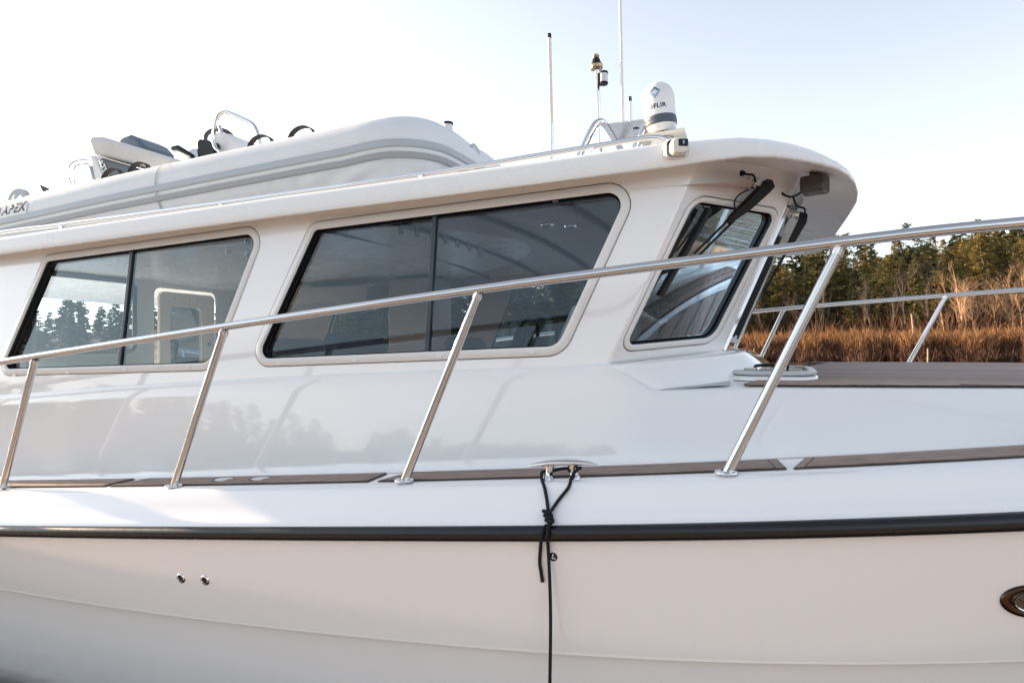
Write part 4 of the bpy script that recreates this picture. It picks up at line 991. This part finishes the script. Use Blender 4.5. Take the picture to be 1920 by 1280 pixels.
dock('cross_dock', 9.1, 11.4, -1.3, 12, 'y', 'brown plank dock ahead of the bow, mirrored in the cabin corner window')

# ------------------------------------------------------------------ trees, reeds and posts on the far shore
def polar(az, r):
    a = R(az); u = fw * math.cos(a) + rt * math.sin(a); return u.x * r, u.y * r
def px_az(px): return math.degrees(math.atan2(px - 960, FPX))
def shore_r(az): return lut(SH, az) + 1.2 * math.sin(az * 1.7) + .5 * math.sin(az * 6.1)
def conifer_mesh(seed, dens=1., slim=.2, bare=.22, leaf=1., gap=.08, bulge=0.):
    rn = random.Random(seed); tr_ = MB(); cr = MB()
    path = [(.01 * rn.uniform(-1, 1) * k, .01 * rn.uniform(-1, 1) * k, k / 6) for k in range(7)]
    tr_.tube(path, [.018, .016, .013, .010, .007, .004, .001], 6)
    nb = int(250 * dens)
    for i in range(nb):
        t = bare + (1 - bare) * ((i + rn.random()) / nb) ** .92
        if rn.random() < gap + .35 * max(0, math.sin(t * 17 + seed) - .55): continue
        L_ = slim * (((1 - t) ** .75) * (1 - bulge) + bulge * math.sin(math.pi * min(1, (1 - t) * 1.25 + .08))) * rn.uniform(.5, 1.25) + .012
        if t < bare + .12: L_ *= rn.uniform(.4, 1)
        a = rn.uniform(0, 2 * math.pi); dz = rn.uniform(-.35, .12) + .5 * t * .6
        d_ = Vector((math.cos(a), math.sin(a), dz)); s_ = Vector((-math.sin(a), math.cos(a), 0)); p0 = Vector((0, 0, t))
        cr.tube([p0, p0 + d_ * L_ * .9], [.0016, .0006], 3, caps=False)
        m_ = max(6, int(20 * L_ / slim))
        for k in range(m_):
            f = .18 + .82 * (k + rn.random()) / m_
            c = p0 + d_ * (L_ * f) + Vector((0, 0, -.06 * L_ * f)) + Vector((rn.uniform(-1, 1), rn.uniform(-1, 1), rn.uniform(-1, 1))) * .007
            sg = rn.choice((-1, 1)); ln = leaf * .026 * rn.uniform(.6, 1.4) * (1.2 - .6 * f); w = leaf * .009 * rn.uniform(.7, 1.5)
            e = c + (s_ * sg * rn.uniform(.3, 1) + d_ * rn.uniform(.2, .9) + Vector((0, 0, rn.uniform(-.7, .25)))).normalized() * ln
            sd_ = Vector((rn.uniform(-1, 1), rn.uniform(-1, 1), rn.uniform(-.6, .6))).normalized() * w
            cr.add([c - sd_, c + sd_, e + sd_ * .5, e - sd_ * .5], [(0, 1, 2, 3)])
    return tr_, cr
def bare_mesh(seed, spread=.5, lev=4, n0=9):
    rn = random.Random(seed); b = MB(); tw = MB()
    def grow(p, d_, L_, r, lv):
        pts = [p]; q = p; dd = d_.copy()
        for k in range(3):
            dd = (dd + Vector((rn.uniform(-1, 1), rn.uniform(-1, 1), rn.uniform(-.4, .8))) * .16).normalized(); q = q + dd * L_ / 3; pts.append(q)
        (b if lv == 0 else tw).tube(pts, [r, r * .8, r * .6, r * .35], 5 if lv == 0 else 3, caps=False)
        if lv < lev:
            for k in range(n0 if lv == 0 else rn.randint(3, 5)):
                f = rn.uniform(.3, 1) if lv else rn.uniform(.25, 1); i = min(2, int(f * 3)); s_ = pts[i].lerp(pts[i + 1], f * 3 - i)
                nd = (dd + Vector((rn.uniform(-1, 1), rn.uniform(-1, 1), rn.uniform(-.1, .9))) * (spread + .25 * lv)).normalized()
                grow(s_, nd, L_ * rn.uniform(.32, .55), r * .42, lv + 1)
    grow(Vector((0, 0, -.02)), Vector((rn.uniform(-.08, .08), rn.uniform(-.08, .08), 1)), .72, .011, 0)
    return b, tw
def mesh_of(mb, name, m):
    me = bpy.data.meshes.new(name); me.from_pydata(mb.v, [], mb.f); me.materials.append(M[m]); return me
CONS = []
for sd_, dn, slm, br, mm in ((1, 1.15, .20, .16, 'needle'), (2, 1.2, .17, .10, 'needle'), (3, 1.0, .23, .22, 'needle'), (4, 1.1, .19, .14, 'needle2'), (5, 1.25, .15, .08, 'needle'), (6, 1.0, .21, .12, 'needle2'), (7, .75, .27, .25, 'needle'), (8, .9, .24, .18, 'needle2'), (9, 1.1, .24, .10, 'needle')):
    a, b_ = conifer_mesh(sd_, dn, slm, br, gap=.3 if sd_ > 6 else .1, bulge=.6 if sd_ > 7 else 0.); CONS.append((mesh_of(a, 'trunk', 'bark'), mesh_of(b_, 'crown', mm)))
BARE = []
for sd_, sp, mm in ((11, .5, 'twig'), (12, .65, 'twig'), (13, .45, 'twigd'), (14, .6, 'twigd')):
    a, b_ = bare_mesh(sd_, sp); BARE.append((mesh_of(a, 'trunk', mm), mesh_of(b_, 'branches', mm)))
rt_ = random.Random(77)
def plant(kind, az, t, h, name, label, cat, group=None, wide=1., px=None):
    az = px_az(px) if px else az
    r = shore_r(az) + t; x, y = polar(az, r); z = ground_z(x, y) - .1
    root = empty(name, (x, y, z)); tag(root, label, cat, group)
    for me in kind:
        o = bpy.data.objects.new(me.name.split('.')[0], me); col.objects.link(o); o.parent = root
    root.rotation_euler = (0, 0, rt_.uniform(0, 6.28)); root.scale = (h * wide, h * wide, h)
    return root
GC_ = 'conifers of the wood across the water'
ORD = ['leftmost', 'second', 'third', 'fourth', 'fifth', 'sixth', 'seventh', 'eighth', 'ninth', 'tenth', 'eleventh', 'twelfth']
def place(px):
    for lim, w_ in ((1450, 'right beside the windscreen post'), (1545, 'below the roof visor'), (1610, 'behind the head of the tall rail upright'), (1680, 'just right of the tall rail upright'), (1740, 'above the far rail joint'), (2000, 'next to the bare thicket')):
        if px < lim: return w_
seen = {}
# front rank of dark conifers, then lighter ones up the slope
for i_, (px, t, h, k) in enumerate(((1372, 24, 13.5, 0), (1398, 33, 15, 2), (1424, 22, 12, 4), (1448, 30, 15.5, 1), (1470, 23, 12.5, 2), (1492, 36, 16, 0), (1512, 25, 13, 1), (1532, 31, 15.2, 4), (1556, 24, 15.4, 2), (1578, 34, 15.6, 0),
                    (1598, 22, 11, 1), (1612, 28, 12.6, 4), (1634, 36, 14.2, 2), (1650, 23, 11, 0), (1668, 29, 11.8, 1), (1690, 25, 12.9, 2), (1699, 34, 14.0, 4), (1716, 22, 10.2, 1), (1738, 28, 11.4, 0), (1757, 24, 9.2, 2), (1775, 32, 10.5, 4))):
    plant(CONS[(k, 6, k, 8, 7)[i_ % 5]], 0, t, h * (.93 if px < 1550 else .98 if px < 1570 else .80) * rt_.uniform(.78, 1.1), 'conifer', f'{ORD[seen.setdefault(place(px), 0)]} dark conifer {place(px)} in the front rank', 'tree', GC_, rt_.uniform(.95, 1.3), px); seen[place(px)] += 1
for i in range(44):
    px = 1390 + 560 * (i + rt_.random()) / 44; t = rt_.uniform(44, 88)
    plant(CONS[rt_.choice((3, 5, 7, 1, 6, 5, 8))], 0, t, rt_.uniform(7., 12.2) * (1 - .13 * sst(1700, 1900, px)), 'hill_conifer', 'sunlit olive conifer high on the wooded slope', 'tree', 'conifers up the wooded slope', rt_.uniform(1., 1.35), px)
for i in range(20):
    px = 1790 + 170 * (i + rt_.random()) / 20
    plant(CONS[rt_.choice((3, 5, 7, 6))], 0, rt_.uniform(28, 42), rt_.uniform(6.5, 10.5), 'slope_conifer', 'green conifer behind the bare orange shrubs at the right edge', 'tree', 'conifers behind the bare shrubs', rt_.uniform(1., 1.3), px)
for i in range(26):
    px = 1772 + 200 * (i + rt_.random()) / 26
    plant(BARE[rt_.choice((0, 1))], 0, rt_.uniform(15, 27), rt_.uniform(4.6, 7.4), 'bare_shrub', 'leafless orange-lit shrub in the thicket at the right edge', 'tree', 'bare thicket at the right', rt_.uniform(1.0, 1.4), px)
plant(BARE[0], 0, 18, 8.6, 'bare_tree', 'tall pale leafless tree standing at the left end of the bare thicket', 'tree', None, .9, 1812)
plant(BARE[1], 0, 60, 11.5, 'bare_tree', 'pale leafless tree rising among the olive conifers on the ridge', 'tree', None, .8, 1872)
for i, px in enumerate((1392, 1436, 1476, 1505, 1545, 1588, 1618, 1636, 1672, 1704, 1742, 1764)):
    plant(BARE[2 + i % 2], 0, rt_.uniform(18, 23), rt_.uniform(6, 9.5), 'grey_bare_tree', f'{ORD[i]} slender grey leafless tree from the left along the dark wood edge'.replace('leftmost slender', 'leftmost of the slender').replace('tree from the left', 'tree from the left' if i else 'trees'), 'tree', 'grey bare trees at the wood edge', rt_.uniform(.7, 1.), px)
plant(BARE[0], 0, 14, 4.4, 'dead_shrub', 'small pale dead shrub glowing above the reeds beside the far rail', 'shrub', None, 1.0, 1489)
# trees seen through the cabin, farther off
for i in range(40):
    az = -24 + 40 * (i + rt_.random()) / 40
    plant(CONS[i % 6], az, rt_.uniform(10, 36), rt_.uniform(11, 17), 'distant_conifer', 'distant conifer seen through the cabin windows', 'tree', 'conifers beyond the cabin windows', rt_.uniform(1.1, 1.5))
# brushwood at the foot of the wood
def blades(n, azr, tr_, hr, w, lean, name, m, label, cat, seed, clump=0.):
    rn = np.random.default_rng(seed); az = rn.uniform(*azr, n); t = rn.uniform(*tr_, n)
    if clump: az = az + clump * np.sin(az * 9)
    V = np.zeros((n, 5, 3), np.float32); h = rn.uniform(*hr, n)
    for i in range(n):
        r = shore_r(az[i]) + t[i]; x, y = polar(az[i], r); z = ground_z(x, y) - .05
        a = rn.uniform(0, 6.28); l = lean * h[i]; hh = h[i] * (1 + .14 * math.sin(az[i] * 7) + .16 * math.sin(az[i] * 23 + t[i]) + .12 * math.sin(az[i] * 61 + 2 * t[i])); ux, uy = math.cos(a), math.sin(a); b = rn.uniform(0, 6.28); lx, ly = math.cos(b) * l * rn.uniform(.2, 1), math.sin(b) * l * rn.uniform(.2, 1)
        V[i, 0] = (x - ux * w, y - uy * w, z); V[i, 1] = (x + ux * w, y + uy * w, z)
        V[i, 2] = (x + ux * w * 1.1 + lx * .5, y + uy * w * 1.1 + ly * .5, z + hh * .72); V[i, 3] = (x - ux * w * 1.1 + lx * .5, y - uy * w * 1.1 + ly * .5, z + hh * .72)
        V[i, 4] = (x + lx * 1.2, y + ly * 1.2, z + hh)
    F = []
    for i in range(n): k = i * 5; F += [(k, k + 1, k + 2, k + 3), (k + 3, k + 2, k + 4)]
    me = bpy.data.meshes.new(name); me.from_pydata(V.reshape(-1, 3).tolist(), [], F); me.materials.append(M[m])
    o = bpy.data.objects.new(name, me); col.objects.link(o); tag(o, label, cat, kind='stuff'); return o
blades(30000, (14, 47), (6.5, 15.5), (.8, 2.0), .04, .4, 'reed_bed', 'reed', 'golden brown bed of dry reeds along the far shore', 'reeds', 3)
blades(9000, (12, 47), (15, 34), (.8, 3.2), .05, .35, 'brushwood', 'scrub', 'brown brushwood at the foot of the dark wood', 'brushwood', 4)
blades(16000, (14, 47), (2.6, 9), (.5, 1.6), .035, .5, 'shore_litter', 'bramble', 'low brown litter along the muddy edge of the shore', 'litter', 6)
# wooded far bank behind the photographer: only its reflection is seen
wd = MB(); rn = random.Random(9); a_, b_ = conifer_mesh(41, .20, .24, .05, leaf=3.4)
V0 = np.array(b_.v); n0 = len(b_.v)
for i in range(-160, 500):
    az = (rn.uniform(75, 150) if 0 < i < 60 else rn.uniform(150, 268)) if i < 150 else rn.uniform(-80, 14) if i < 330 else rn.uniform(14, 44); az = az - 360 if az > 180 else az
    r = shore_r(az) + (rn.uniform(8, 70) if i < 330 else rn.uniform(38, 75)); x, y = polar(az, r); z = ground_z(x, y); h = (rn.uniform(11, 17) if 75 < az < 145 else rn.uniform(3.5, 7.5)) if i < 150 else rn.uniform(5, 13) if i < 330 else rn.uniform(5.5, 9); q = rn.uniform(0, 6.28)
    c, s = math.cos(q), math.sin(q); A = V0 @ np.array([[c, s, 0], [-s, c, 0], [0, 0, 1]]) * np.array([h * 1.3, h * 1.3, h]) + np.array([x, y, z])
    o = len(wd.v); wd.v += [tuple(p) for p in A]; wd.f += [tuple(k + o for k in f) for f in b_.f]
me = mesh_of(wd, 'far_wood', 'needle'); o = bpy.data.objects.new('far_wood', me); col.objects.link(o)
tag(o, 'dark far wooded bank beyond the cabin windows and mirrored in the boat side', 'wood', kind='stuff')
# posts standing in the shallows
def post(px, t, h, r, label, lean=0):
    az = px_az(px); x, y = polar(az, shore_r(az) + t); z = ground_z(x, y)
    o = MB().tube([(x, y, z - .4), (x + lean * .3, y, z + h * .5), (x + lean, y, z + h)], [r, r * .95, r * .85], 8).build('wooden_post', 'stake', None, smooth=60)
    tag(o, label, 'post', 'posts along the muddy shore')
post(1414, 1.0, 1.75, .055, 'thin pale post in the mud beside the windscreen corner')
post(1740, 1.0, 1.8, .075, 'stout pale post in the mud beside the far rail upright')
post(1715, 14, 3.6, .10, 'tall pale dead trunk in front of the dark wood', -.25)
